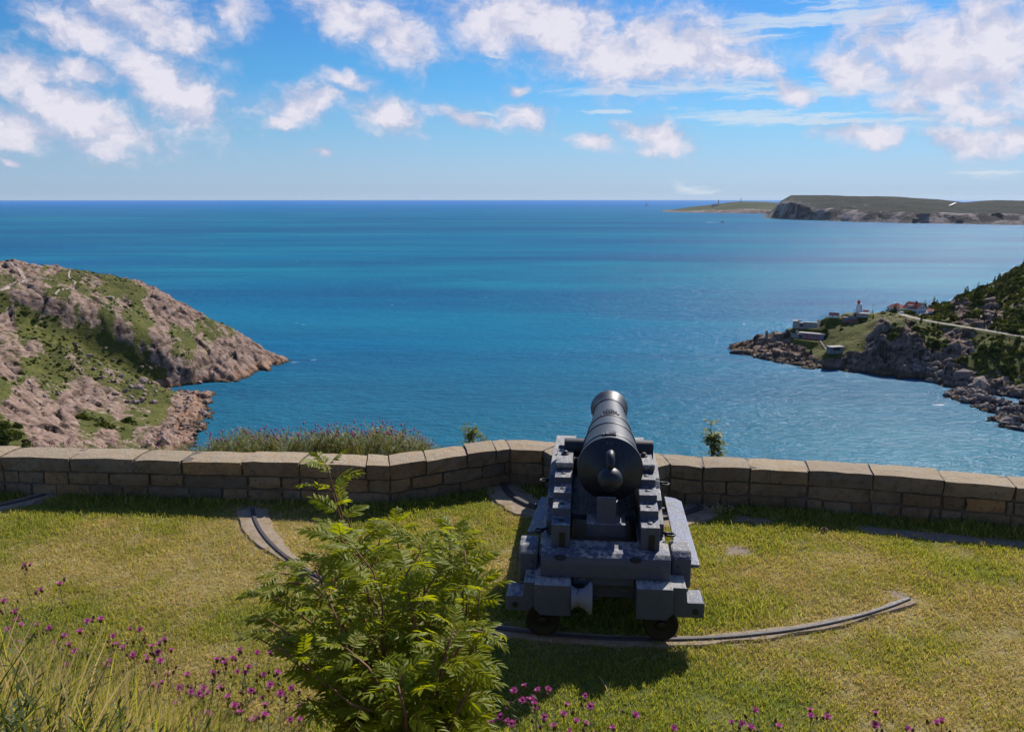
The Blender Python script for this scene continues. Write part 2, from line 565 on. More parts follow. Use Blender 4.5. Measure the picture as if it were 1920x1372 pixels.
M = {}
M['land_left'] = land_mat('headland_left_ground', (.17, .112, .085), (.30, .205, .16), (.39, .295, .24), (.050, .060, .011), (.090, .094, .018), (.13, .118, .034), (.30, .17, .10), (R(25), R(-20), 0))
M['land_right'] = land_mat('headland_right_ground', (.13, .092, .07), (.25, .18, .138), (.35, .265, .21), (.055, .066, .010), (.105, .104, .018), (.135, .12, .034), (.15, .11, .07), (R(8), R(12), 0))
M['land_shore'] = M['land_right']
M['concrete'] = speckled('concrete', (.34, .32, .29), .3, .4)
M['concrete_dark'] = speckled('concrete_dark', (.2, .19, .18), .35, .6)
M['white_wall'] = speckled('white_boards', (.8, .8, .78), .05, 1)
M['red_roof'] = speckled('red_roof', (.26, .055, .04), .2, .8)
M['red_paint'] = speckled('red_paint', (.55, .05, .04), .15, 1)
M['glass_dark'] = pbr('window_glass', (.03, .04, .05), .15, .5)
M['black_metal'] = pbr('dark_metal', (.02, .02, .022), .5, .5)
M['pole_wood'] = speckled('pole_wood', (.12, .09, .07), .2, 2)
M['road'] = speckled('road_surface', (.22, .195, .165), .12, .5)
M['path'] = speckled('footpath', (.34, .27, .22), .15, .6)
M['car_white'] = pbr('car_white', (.75, .76, .78), .3, .5)
M['car_dark'] = pbr('car_dark', (.02, .022, .026), .25, .6)


# ------------------------------------------------------------------ headlands
def rbf(ctrl, c=7.0):
    P = np.array(ctrl, float); n = len(P)
    D = np.hypot(P[:, None, 0] - P[None, :, 0], P[:, None, 1] - P[None, :, 1])
    A = np.zeros((n + 3, n + 3)); A[:n, :n] = np.sqrt(D * D + c * c) - np.eye(n) * .8
    Q = np.c_[np.ones(n), P[:, :2] / 100]
    A[:n, n:] = Q; A[n:, :n] = Q.T
    w = np.linalg.solve(A, np.r_[P[:, 2], 0, 0, 0])
    def ev(x, y):
        x = np.asarray(x, float); y = np.asarray(y, float); r = w[n] + w[n + 1] * x / 100 + w[n + 2] * y / 100
        for i in range(n):
            r = r + w[i] * np.sqrt((x - P[i, 0]) ** 2 + (y - P[i, 1]) ** 2 + c * c)
        return r
    return ev


def idw(pts, power=3.0):
    P = np.array(pts, float)
    def ev(u, v):
        s = np.zeros(u.shape); t = np.zeros(u.shape)
        for (a, b, val) in P:
            d = ((u - a) ** 2 + (v - b) ** 2 + 30) ** (-power / 2)
            s += d * val; t += d
        return s / t
    return ev


def wl(px, py):
    q = at_z(px, py, SEA); return (q[0], q[1], SEA - .3)


def cp(px, py, Y):
    return tuple(at_y(px, py, Y))


L_ctrl = [wl(*q) for q in [(538, 686), (512, 697), (470, 708), (432, 717), (412, 735), (404, 748), (412, 770), (398, 792), (380, 818), (372, 850)]]
L_ctrl += [cp(*q) for q in [
    # crest of the far ridge
    (-120, 478, 560), (0, 488, 560), (60, 494, 563), (110, 500, 566), (180, 513, 570), (265, 527, 572), (310, 548, 575), (340, 568, 575), (372, 583, 572), (392, 597, 570), (430, 614, 562), (470, 633, 556), (505, 660, 545),
    # near flank of the far ridge
    (0, 520, 510), (80, 530, 508), (160, 545, 512), (230, 565, 520), (300, 590, 525), (350, 620, 522), (400, 645, 520), (450, 665, 518), (480, 685, 520),
    # lip of the scarp
    (10, 553, 452), (60, 556, 455), (105, 566, 458), (150, 592, 463), (200, 615, 467), (250, 640, 470), (300, 668, 473), (345, 690, 476), (385, 712, 480),
    # foot of the scarp
    (10, 571, 446), (60, 583, 449), (105, 603, 452), (150, 631, 457), (200, 658, 461), (250, 684, 464), (300, 711, 467), (345, 733, 469), (380, 744, 468),
    # lower green slope
    (0, 620, 415), (80, 640, 418), (150, 660, 420), (220, 690, 424), (290, 720, 428), (350, 745, 425), (0, 680, 375), (60, 700, 380), (120, 712, 390), (200, 728, 400), (290, 758, 402), (350, 775, 398),
    # near rocks
    (-80, 690, 330), (0, 712, 345), (30, 725, 345), (70, 745, 350), (130, 760, 358), (200, 770, 366), (270, 785, 370), (330, 800, 372), (0, 770, 300), (70, 790, 308), (150, 805, 325), (230, 815, 340), (300, 825, 345), (340, 830, 350),
    (0, 830, 262), (80, 850, 268), (180, 860, 285), (280, 865, 312)]]
L_ctrl += [(-140, 600, -112), (-200, 650, -112), (-300, 700, -110), (-420, 720, -100), (-120, 470, -112), (-100, 420, -112), (-90, 330, -112), (-60, 520, -115), (-100, 250, -112), (-80, 600, -116),
           (-460, 560, -20), (-460, 430, -35), (-460, 300, -40), (-300, 230, -70), (-200, 215, -90), (-420, 200, -50), (-150, 200, -108), (-240, 605, -75), (-330, 620, -60), (-170, 575, -108)]
L_height = rbf(L_ctrl, 4.0)
L_mask = idw([(30, 505, .75), (60, 520, .8), (120, 515, .25), (60, 530, .85), (0, 492, .8), (100, 500, .8), (150, 515, .2), (200, 525, .2), (265, 530, .6), (300, 545, .95), (330, 565, .95), (300, 570, .85), (20, 540, .5), (100, 540, .25),
              (60, 560, .8), (100, 575, .85), (130, 600, .8), (120, 550, .3), (140, 560, .75), (180, 570, .6), (185, 590, .55), (230, 570, .7), (215, 600, .5), (220, 620, .55), (245, 590, .15), (270, 600, .15), (262, 630, .2), (290, 620, .65), (300, 590, .8),
              (340, 600, .75), (360, 580, .9), (250, 550, .25), (215, 540, .15), (160, 535, .3), (330, 620, .25), (350, 640, .2), (385, 612, .25), (400, 630, .5), (420, 660, .85), (470, 650, .95), (500, 680, 1), (390, 650, .6), (380, 670, .75), (300, 660, .85), (330, 700, .9), (355, 665, .35), (400, 710, 1), (440, 700, 1),
              (0, 570, .02), (50, 590, 0), (100, 610, 0), (50, 620, .1), (12, 598, .75), (60, 650, .72), (25, 650, .68), (100, 640, 0), (150, 640, 0), (138, 680, .5), (180, 680, .3), (200, 660, 0), (250, 690, .05), (215, 715, .45), (250, 725, .25), (300, 710, 0), (320, 735, .05),
              (60, 690, .05), (100, 700, .05), (0, 680, .8), (20, 695, .85), (55, 720, .8), (40, 712, .2), (100, 725, .35), (150, 740, .8), (120, 770, .95), (170, 750, .85), (210, 745, .8), (220, 775, .75), (270, 770, .35), (300, 765, .1), (290, 790, .15), (200, 790, .15),
              (240, 802, .1), (170, 790, .12), (330, 745, .7), (350, 760, 1), (380, 770, 1), (400, 740, 1), (370, 800, 1), (300, 812, 1), (340, 820, 1), (200, 815, .85), (260, 810, .6), (60, 780, 1), (100, 800, 1), (20, 760, .95), (5, 805, .05), (28, 825, .15), (100, 830, .85), (40, 740, .95), (5, 735, .05), (530, 686, 1), (460, 700, 1), (0, 850, .5), (200, 860, .6)])

R_ctrl = [wl(*q) for q in [(1362, 658), (1385, 665), (1420, 673), (1460, 683), (1500, 690), (1560, 694), (1600, 699), (1640, 705), (1680, 712), (1716, 712), (1722, 726), (1760, 745), (1800, 756), (1832, 768), (1852, 790), (1882, 804), (1930, 812), (2000, 830)]]
R_ctrl += [cp(*q) for q in [
    (1395, 645, 592), (1420, 633, 590), (1450, 626, 588), (1478, 620, 586), (1500, 612, 584), (1540, 599, 582), (1575, 594, 580), (1605, 590, 580), (1640, 586, 580), (1680, 586, 580), (1720, 588, 575),
    (1400, 655, 584), (1430, 650, 576), (1460, 643, 572), (1500, 640, 566), (1440, 664, 560), (1480, 664, 549), (1520, 672, 534), (1560, 668, 526), (1600, 662, 520), (1545, 655, 545), (1590, 650, 530), (1625, 650, 522),
    (1520, 640, 562), (1560, 625, 560), (1600, 620, 552), (1620, 635, 532), (1640, 618, 540), (1560, 606, 574), (1610, 603, 568),
    (1500, 684, 538), (1560, 686, 523), (1620, 685, 513), (1650, 598, 548), (1645, 612, 530), (1650, 640, 516), (1650, 680, 508), (1690, 602, 528), (1700, 640, 511), (1690, 680, 501), (1720, 650, 503), (1720, 690, 494), (1718, 612, 526),
    # road shelf
    (1700, 594, 547), (1740, 602, 536), (1770, 607, 528), (1800, 612, 520), (1850, 620, 506), (1920, 632, 490), (2000, 648, 472),
    (1760, 597, 548), (1790, 599, 536), (1745, 584, 570), (1770, 575, 583), (1800, 567, 592), (1740, 574, 592), (1780, 566, 620),
    (1850, 585, 548), (1900, 600, 520), (1830, 550, 604), (1870, 529, 600), (1920, 507, 590), (1970, 470, 580), (2050, 430, 570), (1880, 560, 560), (1920, 560, 540), (2000, 540, 520),
    (1760, 630, 515), (1800, 645, 502), (1840, 648, 490), (1880, 660, 478), (1920, 665, 470), (1780, 680, 484), (1830, 690, 474), (1880, 700, 462), (1920, 715, 450), (1740, 680, 494),
    (1770, 705, 476), (1820, 725, 460), (1870, 745, 444), (1920, 760, 430), (1900, 780, 412), (1740, 715, 484), (1790, 735, 458), (2000, 760, 415)]]
R_ctrl += [(q[0] - 2, q[1] - 15, -108) for q in R_ctrl[1:17]]
R_ctrl += [tuple(at_z(*q)) for q in [(1860, 776, -98.2), (1900, 788, -98), (1880, 765, -97), (1835, 752, -98), (1915, 800, -98.6), (1800, 744, -98), (1920, 770, -95)]]
L_ctrl += [(q[0] + 13, q[1] - 5, -108) for q in L_ctrl[1:10]]
L_height = rbf(L_ctrl, 4.0)
R_ctrl += [(120, 600, -114), (100, 530, -116), (160, 480, -114), (190, 420, -114), (200, 360, -114), (220, 660, -112), (280, 690, -112), (360, 720, -110), (160, 650, -114), (460, 780, -110),
           (420, 690, -60), (420, 600, -5), (460, 500, -10), (420, 420, -50), (320, 380, -104), (330, 640, -78), (370, 660, -75), (245, 630, -103), (290, 640, -98), (200, 625, -106), (240, 340, -114), (480, 380, -40)]
R_height = rbf(R_ctrl, 4.0)
R_mask = idw([(1400, 660, 1), (1450, 650, 1), (1450, 670, 1), (1500, 675, 1), (1430, 635, 1), (1470, 628, 1), (1500, 655, .9), (1520, 655, .05), (1535, 668, .1), (1540, 640, .1), (1560, 620, 0), (1600, 620, 0), (1580, 640, 0), (1610, 648, .05), (1620, 605, .05), (1550, 612, .4), (1500, 640, .3), (1520, 610, .4),
              (1510, 690, 1), (1560, 680, 1), (1600, 670, 1), (1560, 662, .3), (1640, 660, 1), (1650, 640, 1), (1660, 610, 1), (1640, 587, .1), (1670, 596, .1), (1700, 615, .95), (1690, 604, .3), (1700, 640, 1), (1730, 607, .05), (1670, 632, .3), (1690, 680, 1), (1740, 625, .15), (1765, 640, .3), (1745, 640, .3), (1720, 650, 1), (1720, 690, 1), (1775, 628, .85),
              (1800, 640, 1), (1800, 660, 1), (1750, 670, 1), (1840, 640, .15), (1870, 650, .05), (1850, 680, .1), (1900, 680, .02), (1820, 680, .2), (1880, 630, .1), (1920, 640, .1), (1760, 690, 1), (1800, 710, 1), (1750, 720, 1), (1800, 745, 1), (1880, 705, .5), (1905, 690, .2), (1900, 740, .75), (1850, 730, 1), (1880, 770, 1), (1910, 790, 1),
              (1780, 596, .4), (1795, 577, 1), (1800, 592, .95), (1830, 582, .5), (1850, 600, .75), (1862, 572, .95), (1865, 590, .85), (1880, 560, .15), (1900, 540, .1), (1900, 600, .05), (1760, 590, .1), (1775, 582, .5), (1830, 560, .1), (1920, 520, .1), (1700, 578, .1), (1740, 572, .7), (1765, 570, .3), (1600, 595, .6), (1880, 615, .1)])


def headland(name, hf, mf, x0, x1, y0, y1, step, mat, rock_amp, strike, seed, extra=None, flat=(), ribs=.25):
    nx = int((x1 - x0) / step) + 1; ny = int((y1 - y0) / step) + 1
    gx, gy = np.meshgrid(np.linspace(x0, x1, nx), np.linspace(y0, y1, ny))
    x = gx.ravel(); y = gy.ravel()
    wx = x + 5 * fbm(x / 22, y / 22, seed=seed + 5, oct=3); wy = y + 5 * fbm(x / 22, y / 22, seed=seed + 9, oct=3)
    z = hf(x, y); flat_k = np.zeros(x.shape)
    for (pl, w) in flat:
        pl = np.array(pl); best = np.full(x.shape, 1e9); tz = np.zeros(x.shape)
        for a, b in zip(pl[:-1], pl[1:]):
            e = b[:2] - a[:2]; t = np.clip(((x - a[0]) * e[0] + (y - a[1]) * e[1]) / (e @ e + 1e-9), 0, 1)
            dd = np.hypot(x - a[0] - t * e[0], y - a[1] - t * e[1]); m = dd < best; tz = np.where(m, a[2] + (b[2] - a[2]) * t, tz); best = np.where(m, dd, best)
        k = 1 - sstep(w, w + 3.5, best); z = z * (1 - k) + tz * k; flat_k = np.maximum(flat_k, k)
    u, v = proj(np.c_[x, y, z])
    rk = np.clip(mf(u, v), 0, 1)
    rk = np.where(z < SEA + 4.5, np.maximum(rk, .95), rk)
    ca, sa = math.cos(strike), math.sin(strike)
    rx, ry = wx * ca + wy * sa, -wx * sa + wy * ca
    rk = np.clip(rk + .12 * fbm(x / 9, y / 9, oct=4, seed=seed + 2) + ribs * fbm(rx / 26, ry / 6, oct=4, seed=seed + 12) * (1 if ribs < .4 else np.where(v < np.interp(u, [0, 100, 200, 300, 400], [560, 590, 645, 700, 745]), 1.15, .35)), 0, 1)
    f1, c1 = facets(rx / 26, ry / 11, seed + 20, 1.5)
    f2, c2 = facets(rx / 11, ry / 4.6, seed + 30, 1.3)
    f3, c3 = facets(rx / 4.6, ry / 2.3, seed + 40, 1.1)
    rx0 = rx
    rr = sstep(.3, .75, rk)
    amp = rock_amp * sstep(SEA - 8, SEA + 3, z)
    d = rr * amp * (3.6 * f1 + 2.6 * f2 + 1.3 * f3 - 1.7 * np.exp(-c2 * 12) - 2.3 * np.exp(-c1 * 20))
    d += rr * amp * .35 * fbm(x / 3.2, y / 3.2, oct=3, seed=seed + 7)
    d += (1 - rr) * (.9 * fbm(x / 7, y / 7, oct=4, seed=seed + 3, gain=.6))
    z2 = z + (d * .9 + .9 * fbm(x / 15, y / 15, oct=3, seed=seed)) * (1 - flat_k)
    rk = np.where(flat_k > .5, .15, rk)
    Z2 = z2.reshape(ny, nx); gy_, gx_ = np.gradient(Z2, step); sl = np.hypot(gx_, gy_); st_ = sstep(.45, 1.1, sl).ravel()
    gxn = (gx_ / (sl + .15)).ravel(); gyn = (gy_ / (sl + .15)).ravel()
    along = -gyn * 0 + rx * .6 + ry * .8
    f4, c4 = facets(along / 5.5, z2 / 8.0 + ry * .05, seed + 80, .5); f5, c5 = facets(along / 2.6, z2 / 3.0, seed + 90, .5)
    q = -(2.2 * f4 + 1.0 * f5 - 1.6 * np.exp(-c4 * 16) - .8 * np.exp(-c5 * 12)) * st_ * rr * amp
    x = x + gxn * q; y = y + gyn * q
    rk = rk + 0.0
    V = np.c_[x + rr * amp * .35 * fbm(x / 4, y / 4, z2 / 4, seed=seed + 61, oct=3), y + rr * amp * .45 * fbm(x / 4, y / 4, z2 / 3, seed=seed + 71, oct=3), z2]
    i = np.arange(nx * ny).reshape(ny, nx)
    Q = np.stack([i[:-1, :-1].ravel(), i[:-1, 1:].ravel(), i[1:, 1:].ravel(), i[1:, :-1].ravel()], 1)
    keep = (z2[Q] > SEA - 3).any(1)
    Q = Q[keep]
    used = np.unique(Q); mp = np.zeros(nx * ny, int); mp[used] = np.arange(len(used))
    me = np_mesh(name, V[used], mp[Q], mat)
    me.shade_smooth() if ribs > .4 else None
    attr(me, 'rock', rk[used])
    o = finish(bpy.data.objects.new(name, me), None, kind='structure', label=extra)
    crk = np.clip(rr * (np.exp(-c1 * 30) + .9 * np.exp(-c2 * 20) + .6 * np.exp(-c3 * 14) + st_ * (np.exp(-c4 * 22) + .5 * np.exp(-c5 * 14))), 0, 1)
    attr(me, 'crack', crk[used])
    return o, (V, rk, u, v)


ROAD_PX = [(1690, 588, 562), (1700, 593, 549), (1720, 598, 541), (1740, 602, 536), (1770, 607, 528), (1800, 612, 520), (1850, 620, 506), (1920, 632, 490), (2010, 650, 470)]
ROAD = [cp(*q) for q in ROAD_PX]
FLATS = [(ROAD, 2.6)]
def pad(a, b, w): FLATS.append(([cp(*a), cp(*b)], w))
pad((1678, 586, 578), (1722, 590, 562), 7.5)
pad((1598, 588, 578), (1622, 588, 576), 5)
pad((1558, 595, 578), (1568, 595, 577), 3.5)
pad((1492, 617, 582), (1528, 613, 580), 5)
pad((1500, 634, 570), (1530, 638, 562), 5)
pad((1560, 660, 530), (1570, 660, 529), 3)
headL, dataL = headland('headland', L_height, L_mask, -400, -105, 235, 650, .95, M['land_left'], .55, R(-62), 11, 'pink rock headland with green slopes at the left', (), .41)
headR, dataR = headland('hill', R_height, R_mask, 120, 430, 370, 690, .9, M['land_right'], .95, R(-25), 47, 'dark rocky point and green hill across the water at the right', FLATS)


def surf_fn(obj):
    """height lookup on a finished terrain mesh"""
    from mathutils.bvhtree import BVHTree
    me = obj.data
    V = [v.co for v in me.vertices]
    T = BVHTree.FromPolygons(V, [tuple(p.vertices) for p in me.polygons])
    def h(x, y):
        r = T.ray_cast(Vector((x, y, 400)), Vector((0, 0, -1)))
        return r[0].z if r[0] is not None else None
    def hit(px, py):
        r = T.ray_cast(Vector((0, 0, CAMH)), Vector(ray(px, py)).normalized())
        return r[0]
    return h, hit


hR, hitR = surf_fn(headR)
hL, hitL = surf_fn(headL)

# ------------------------------------------------------------------ sea
def sea_mat():
    m, g, out = material('sea_water')
    p = g.pos()
    pl = g.mapping(p, rot=(0, 0, R(8)), scale=(.35, 1, 1))
    n_big = g.noise(pl, .0016, 4, .55, .6)
    n_mid = g.noise(g.mapping(p, rot=(0, 0, R(-6)), scale=(.3, 1, 1)), .007, 4, .6, .5)
    sp = g.new('ShaderNodeSeparateXYZ'); g.l.new(p, sp.inputs[0])
    yf = g.mr(sp.outputs[1], 380, 4500)
    c = g.mix(g.mr(n_big, .36, .62), (.004, .112, .245), (.010, .180, .262))
    n_str = g.noise(g.mapping(p, rot=(0, 0, R(4)), scale=(.12, 1, 1)), .0045, 5, .6, .8)
    c = g.mix(g.mr(n_mid, .42, .66, 0, .8), c, (.005, .082, .215))
    c = g.mix(g.mr(n_str, .46, .66, 0, .88), c, (.010, .068, .178))
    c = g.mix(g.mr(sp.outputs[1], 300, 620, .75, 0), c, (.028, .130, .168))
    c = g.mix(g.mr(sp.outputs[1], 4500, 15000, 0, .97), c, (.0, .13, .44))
    # waves: short crests across the wind, three sizes, and slicks where they die down
    wv = g.mapping(p, rot=(0, 0, R(-12)), scale=(.45, 1, 1))
    a1 = g.noise(wv, .085, 3, .6, .5); a2 = g.noise(wv, .34, 4, .65, .4); a3 = g.noise(wv, 1.3, 3, .6, .3)
    h = g.math('ADD', g.math('MULTIPLY', a1, 1.5), g.math('ADD', g.math('MULTIPLY', a2, 1.0), g.math('MULTIPLY', a3, .28)))
    slick = g.mr(n_mid, .3, .6, .55, 1.0)
    bn = g.bump(h, g.math('MULTIPLY', slick, .95), 1.5)
    # the body of the water takes up the crest pattern a little (foam-free crests let more light through)
    c = g.mix(g.mr(g.math('ADD', g.math('MULTIPLY', a2, .7), g.math('MULTIPLY', a1, .3)), .40, .62, 0, .35), c, (.02, .20, .31))
    # whitecaps
    wc = g.noise(g.mapping(p, rot=(0, 0, R(-12)), scale=(.35, 1, 1)), .16, 2, .7, 1.2)
    wc2 = g.noise(p, .012, 2, .5)
    foam = g.mr(g.math('ADD', wc, g.math('MULTIPLY', g.math('SUBTRACT', wc2, .5), .25)), .785, .80)
    c = g.mix(foam, c, (.75, .78, .8))
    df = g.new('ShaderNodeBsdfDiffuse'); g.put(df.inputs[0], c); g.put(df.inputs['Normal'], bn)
    gl = g.new('ShaderNodeBsdfGlossy'); gl.inputs['Roughness'].default_value = .20; g.put(gl.inputs['Normal'], bn); g.put(gl.inputs[0], (.8, .9, 1.0))
    fr = g.new('ShaderNodeFresnel'); fr.inputs[0].default_value = 1.33; g.put(fr.inputs['Normal'], bn)
    # the average facet of a rough sea never turns fully edge-on, so the reflectance levels off
    k = g.math('MULTIPLY', g.math('MINIMUM', fr.outputs[0], .45), .20)
    k = g.math('MULTIPLY', k, g.math('SUBTRACT', 1.0, foam))
    ms = g.new('ShaderNodeMixShader'); g.put(ms.inputs[0], k); g.l.new(df.outputs[0], ms.inputs[1]); g.l.new(gl.outputs[0], ms.inputs[2])
    g.l.new(ms.outputs[0], out.inputs[0])
    return m


def build_sea():
    rings = [0, 150, 400, 800, 1600, 3200, 7000, 15000, 26000, 36400]
    n = 96; V = []; Q = []
    for r in rings:
        for k in range(n):
            a = 2 * math.pi * k / n; V.append((r * math.cos(a), r * math.sin(a), SEA))
    for i in range(len(rings) - 1):
        for k in range(n):
            Q.append((i * n + k, i * n + (k + 1) % n, (i + 1) * n + (k + 1) % n, (i + 1) * n + k))
    me = np_mesh('sea', np.array(V), np.array(Q), sea_mat())
    bm = bmesh.new(); bm.from_mesh(me); bmesh.ops.remove_doubles(bm, verts=bm.verts, dist=.01); bmesh.ops.recalc_face_normals(bm, faces=bm.faces)
    if sum(f.normal.z for f in bm.faces) < 0: bmesh.ops.reverse_faces(bm, faces=bm.faces)
    bm.to_mesh(me); bm.free()
    finish(bpy.data.objects.new('sea', me), None, kind='structure', label='wide blue sea reaching to the horizon')


build_sea()


# ------------------------------------------------------------------ far land
def far_land(name, label, prof, base, Y0, depth, mat, seed, amp, cliff):
    """prof: skyline (px,py); base: waterline (px,py)"""
    pr = np.array(prof, float); ba = np.array(base, float)
    nx = 420; nt = 60
    pxs = np.linspace(pr[0, 0], pr[-1, 0], nx)
    top = np.interp(pxs, pr[:, 0], pr[:, 1]); bot = np.interp(pxs, ba[:, 0], ba[:, 1])
    V = []; px0 = pxs[0]
    for j in range(nt):
        t = j / (nt - 1)
        for i, px in enumerate(pxs):
            w = at_z(px, bot[i], SEA)
            Yw = w[1]
            ztop = at_y(px, top[i], Yw + depth * .45)[2]
            hgt = max(ztop - SEA, 3)
            # cliff rises fast, plateau slope, then falls away behind
            s = t / .45
            cl = cliff + (.80 - cliff) * float(sstep(px0 + 110, px0 + 20, np.array(px))) * (cliff > .2)
            if s <= 1: pz = cl * sstep(0, .13, np.array(s)) + (1 - cl) * (s ** .75)
            else: pz = 1 - ((t - .45) / .55) ** 2 * 1.05
            Y = Yw + depth * t
            x = w[0] * (Y / Yw)
            V.append((x, Y, SEA - 2 + (hgt + 2) * float(pz)))
    V = np.array(V)
    e = np.minimum(1, (V[:, 2] - SEA) / 25)
    n = fbm(V[:, 0] / 160, V[:, 1] / 160, oct=5, seed=seed, gain=.55)
    f, c = facets(V[:, 0] / 70, V[:, 1] / 120, seed, .8)
    steep = np.tile(np.zeros(nx), nt)
    V[:, 2] += e * amp * .22 * fbm(V[:, 0] / 110, V[:, 1] / 300, oct=4, seed=seed + 3)
    tt = np.repeat(np.linspace(0, 1, nt), nx)
    steep = sstep(.10, .03, tt) + .55 * sstep(.3, .1, tt) * sstep(pxs[0] + 130, pxs[0] + 20, np.tile(pxs, nt)) * (cliff > .2)
    V[:, 1] += steep * 0 + amp * 2.2 * (n + .8 * f) * sstep(.3, .05, tt)
    V[:, 2] += e * amp * (.35 * n * (1 - sstep(.25, .45, tt) * .75) + .25 * f * steep)
    i = np.arange(nx * nt).reshape(nt, nx)
    Q = np.stack([i[:-1, :-1].ravel(), i[:-1, 1:].ravel(), i[1:, 1:].ravel(), i[1:, :-1].ravel()], 1)
    me = np_mesh(name, V, Q, mat)
    attr(me, 'rock', np.clip(steep * 1.1 + .35 * n, 0, 1))
    finish(bpy.data.objects.new(name, me), None, kind='structure', label=label)
    return V.reshape(nt, nx, 3)


def far_mat(name, ra, rb, ga, gb, scale):
    def f(g):
        p = g.pos()
        at = g.new('ShaderNodeAttribute', attribute_name='rock').outputs['Fac']
        n1 = g.noise(p, .004 * scale, 5, .6); n2 = g.noise(p, .018 * scale, 5, .7); n3 = g.noise(p, .05 * scale, 4, .7)
        sp = g.new('ShaderNodeSeparateXYZ'); g.l.new(p, sp.inputs[0])
        rc = g.mix(g.mr(g.noise(p, .011 * scale, 4, .7, .6), .47, .58), ra, rb)
        gc = g.mix(g.mr(n1, .42, .6), ga, gb)
        gc = g.mix(g.mr(n3, .5, .7, 0, .6), gc, tuple(x * .45 for x in ga))
        fac = g.mr(g.math('ADD', at, g.mr(n2, .3, .7, -.45, .45)), .4, .6)
        band = g.mr(g.math('ADD', sp.outputs[2], g.mr(n3, .3, .7, -5, 5)), SEA + 3, SEA + 12, 1, 0)
        c = g.mix(fac, gc, rc)
        c = g.mix(g.math('MULTIPLY', band, .7), c, (.19, .155, .14))
        return dict(color=c, normal=g.bump(n3, .8, 14))
    return pbr(name, rough=.95, spec=.1, fn=f)


capeV = far_land('cape', 'dark green flat-topped cape with rocky cliffs on the far shore',
         [(1434, 406), (1448, 394), (1462, 378), (1480, 367), (1530, 366.5), (1640, 368), (1700, 370), (1760, 374), (1800, 378.5), (1830, 377), (1865, 375), (1920, 376), (2100, 372), (2400, 374)],
         [(1434, 409), (1500, 412.5), (1600, 416), (1700, 418.5), (1920, 422), (2100, 424), (2400, 426)], 5000, 1500,
         far_mat('cape_ground', (.035, .034, .038), (.30, .25, .23), (.004, .011, .009), (.011, .019, .012), 1), 5, 26, .27)
spitV = far_land('spit', 'low green spit of land ending in the sea beyond the cape',
         [(1243, 397), (1262, 393.5), (1290, 389), (1330, 384), (1365, 380), (1390, 378), (1430, 379), (1480, 382), (1560, 385)],
         [(1243, 397.5), (1300, 398.8), (1400, 400.5), (1480, 402), (1560, 403)], 8000, 1400,
         far_mat('spit_ground', (.2, .15, .13), (.36, .27, .24), (.038, .055, .022), (.065, .078, .028), .8), 9, 14, .19)

# ------------------------------------------------------------------ terrace, bank and slope
FRONT = [tuple(at_z(px, py, .6)[:2]) for px, py in [(0, 855), (560, 867.5), (731, 873), (957, 840), (1018, 843), (1062, 869)]]
FRONT += [(1.02, 11.5), (1.72, 11.42)]
FRONT += [tuple(at_z(px, py, .6)[:2]) for px, py in [(1222, 876), (1257, 868.5), (1319, 874), (1407, 876), (1517, 882), (1638, 890), (1771, 900), (1905, 911)]]
_a, _b = np.array(FRONT[0]), np.array(FRONT[1]); _d = (_a - _b) / np.linalg.norm(_a - _b)
FRONT = [tuple(_a + _d * 4.5)] + FRONT
_a, _b = np.array(FRONT[-1]), np.array(FRONT[-2]); _d = (_a - _b) / np.linalg.norm(_a - _b)
FRONT = FRONT + [tuple(_a + _d * 4.0)]
WALL_T = .52


def offset_line(pts, d):
    P = [np.array(p) for p in pts]; out = []
    for i in range(len(P)):
        n1 = n2 = None
        if i > 0:
            e = P[i] - P[i - 1]; e /= np.linalg.norm(e); n1 = np.array([-e[1], e[0]])
        if i < len(P) - 1:
            e = P[i + 1] - P[i]; e /= np.linalg.norm(e); n2 = np.array([-e[1], e[0]])
        if n1 is None: n = n2; k = 1
        elif n2 is None: n = n1; k = 1
        else:
            n = n1 + n2; n /= np.linalg.norm(n); k = 1 / max(.45, n @ n2)
        out.append(P[i] + n * d * k)
    return out


BACK = offset_line(FRONT, WALL_T)


def wall_y(x):
    xs = [p[0] for p in FRONT]; ys = [p[1] for p in FRONT]
    return np.interp(x, xs, ys)


def bank_z(x, y):
    x = np.asarray(x, float); y = np.asarray(y, float)
    left = sstep(.2, -1.6, x)
    far_left = sstep(-1.0, -2.6, x)
    toe = 4.75 + .9 * left + .5 * far_left + .12 * fbm(x * .8, y * .8, seed=3, oct=2)
    top = 1.15 + .55 * left
    s = np.clip((toe - y) / (toe - top), 0, 1)
    z = 2.72 * (s ** 1.15) * (1 + .1 * left)
    z = z + .05 * fbm(x * 1.5, y * 1.5, seed=8, oct=3) * sstep(0, .1, s)
    return z


def lawn_z(x, y):
    return .012 * fbm(np.asarray(x) * .7, np.asarray(y) * .7, seed=21, oct=3) - .006


def ground_z(x, y):
    b = bank_z(x, y)
    return np.where(b > .001, b, 0) + lawn_z(x, y)


# the lawn colour: where it is dry, where green, where bare
def dryness(x, y):
    n = fbm(x * .55, y * .75, seed=31, oct=4, gain=.55)
    n2 = fbm(x * 2.2, y * 3.0, seed=37, oct=3)
    d = .42 + .95 * n + .4 * n2
    d += .42 * sstep(1.2, 4, x) * sstep(11, 9, y) - .05
    rm = np.abs(np.hypot(x - RC[0], y - RC[1]) - RR)
    d += .55 * sstep(.42, .16, rm) * (np.degrees(np.arctan2(y - RC[1], x - RC[0])) > RA0 - 3) * (np.degrees(np.arctan2(y - RC[1], x - RC[0])) < RA1 + 3)
    for (c_, a_, b_) in BARE: d += .35 * np.exp(-(((x - c_[0]) / a_) ** 2 + ((y - c_[1]) / b_) ** 2) * .35)
    d -= .35 * sstep(.55, .1, wall_y(x) - y - .35)
    return np.clip(d, 0, 1)


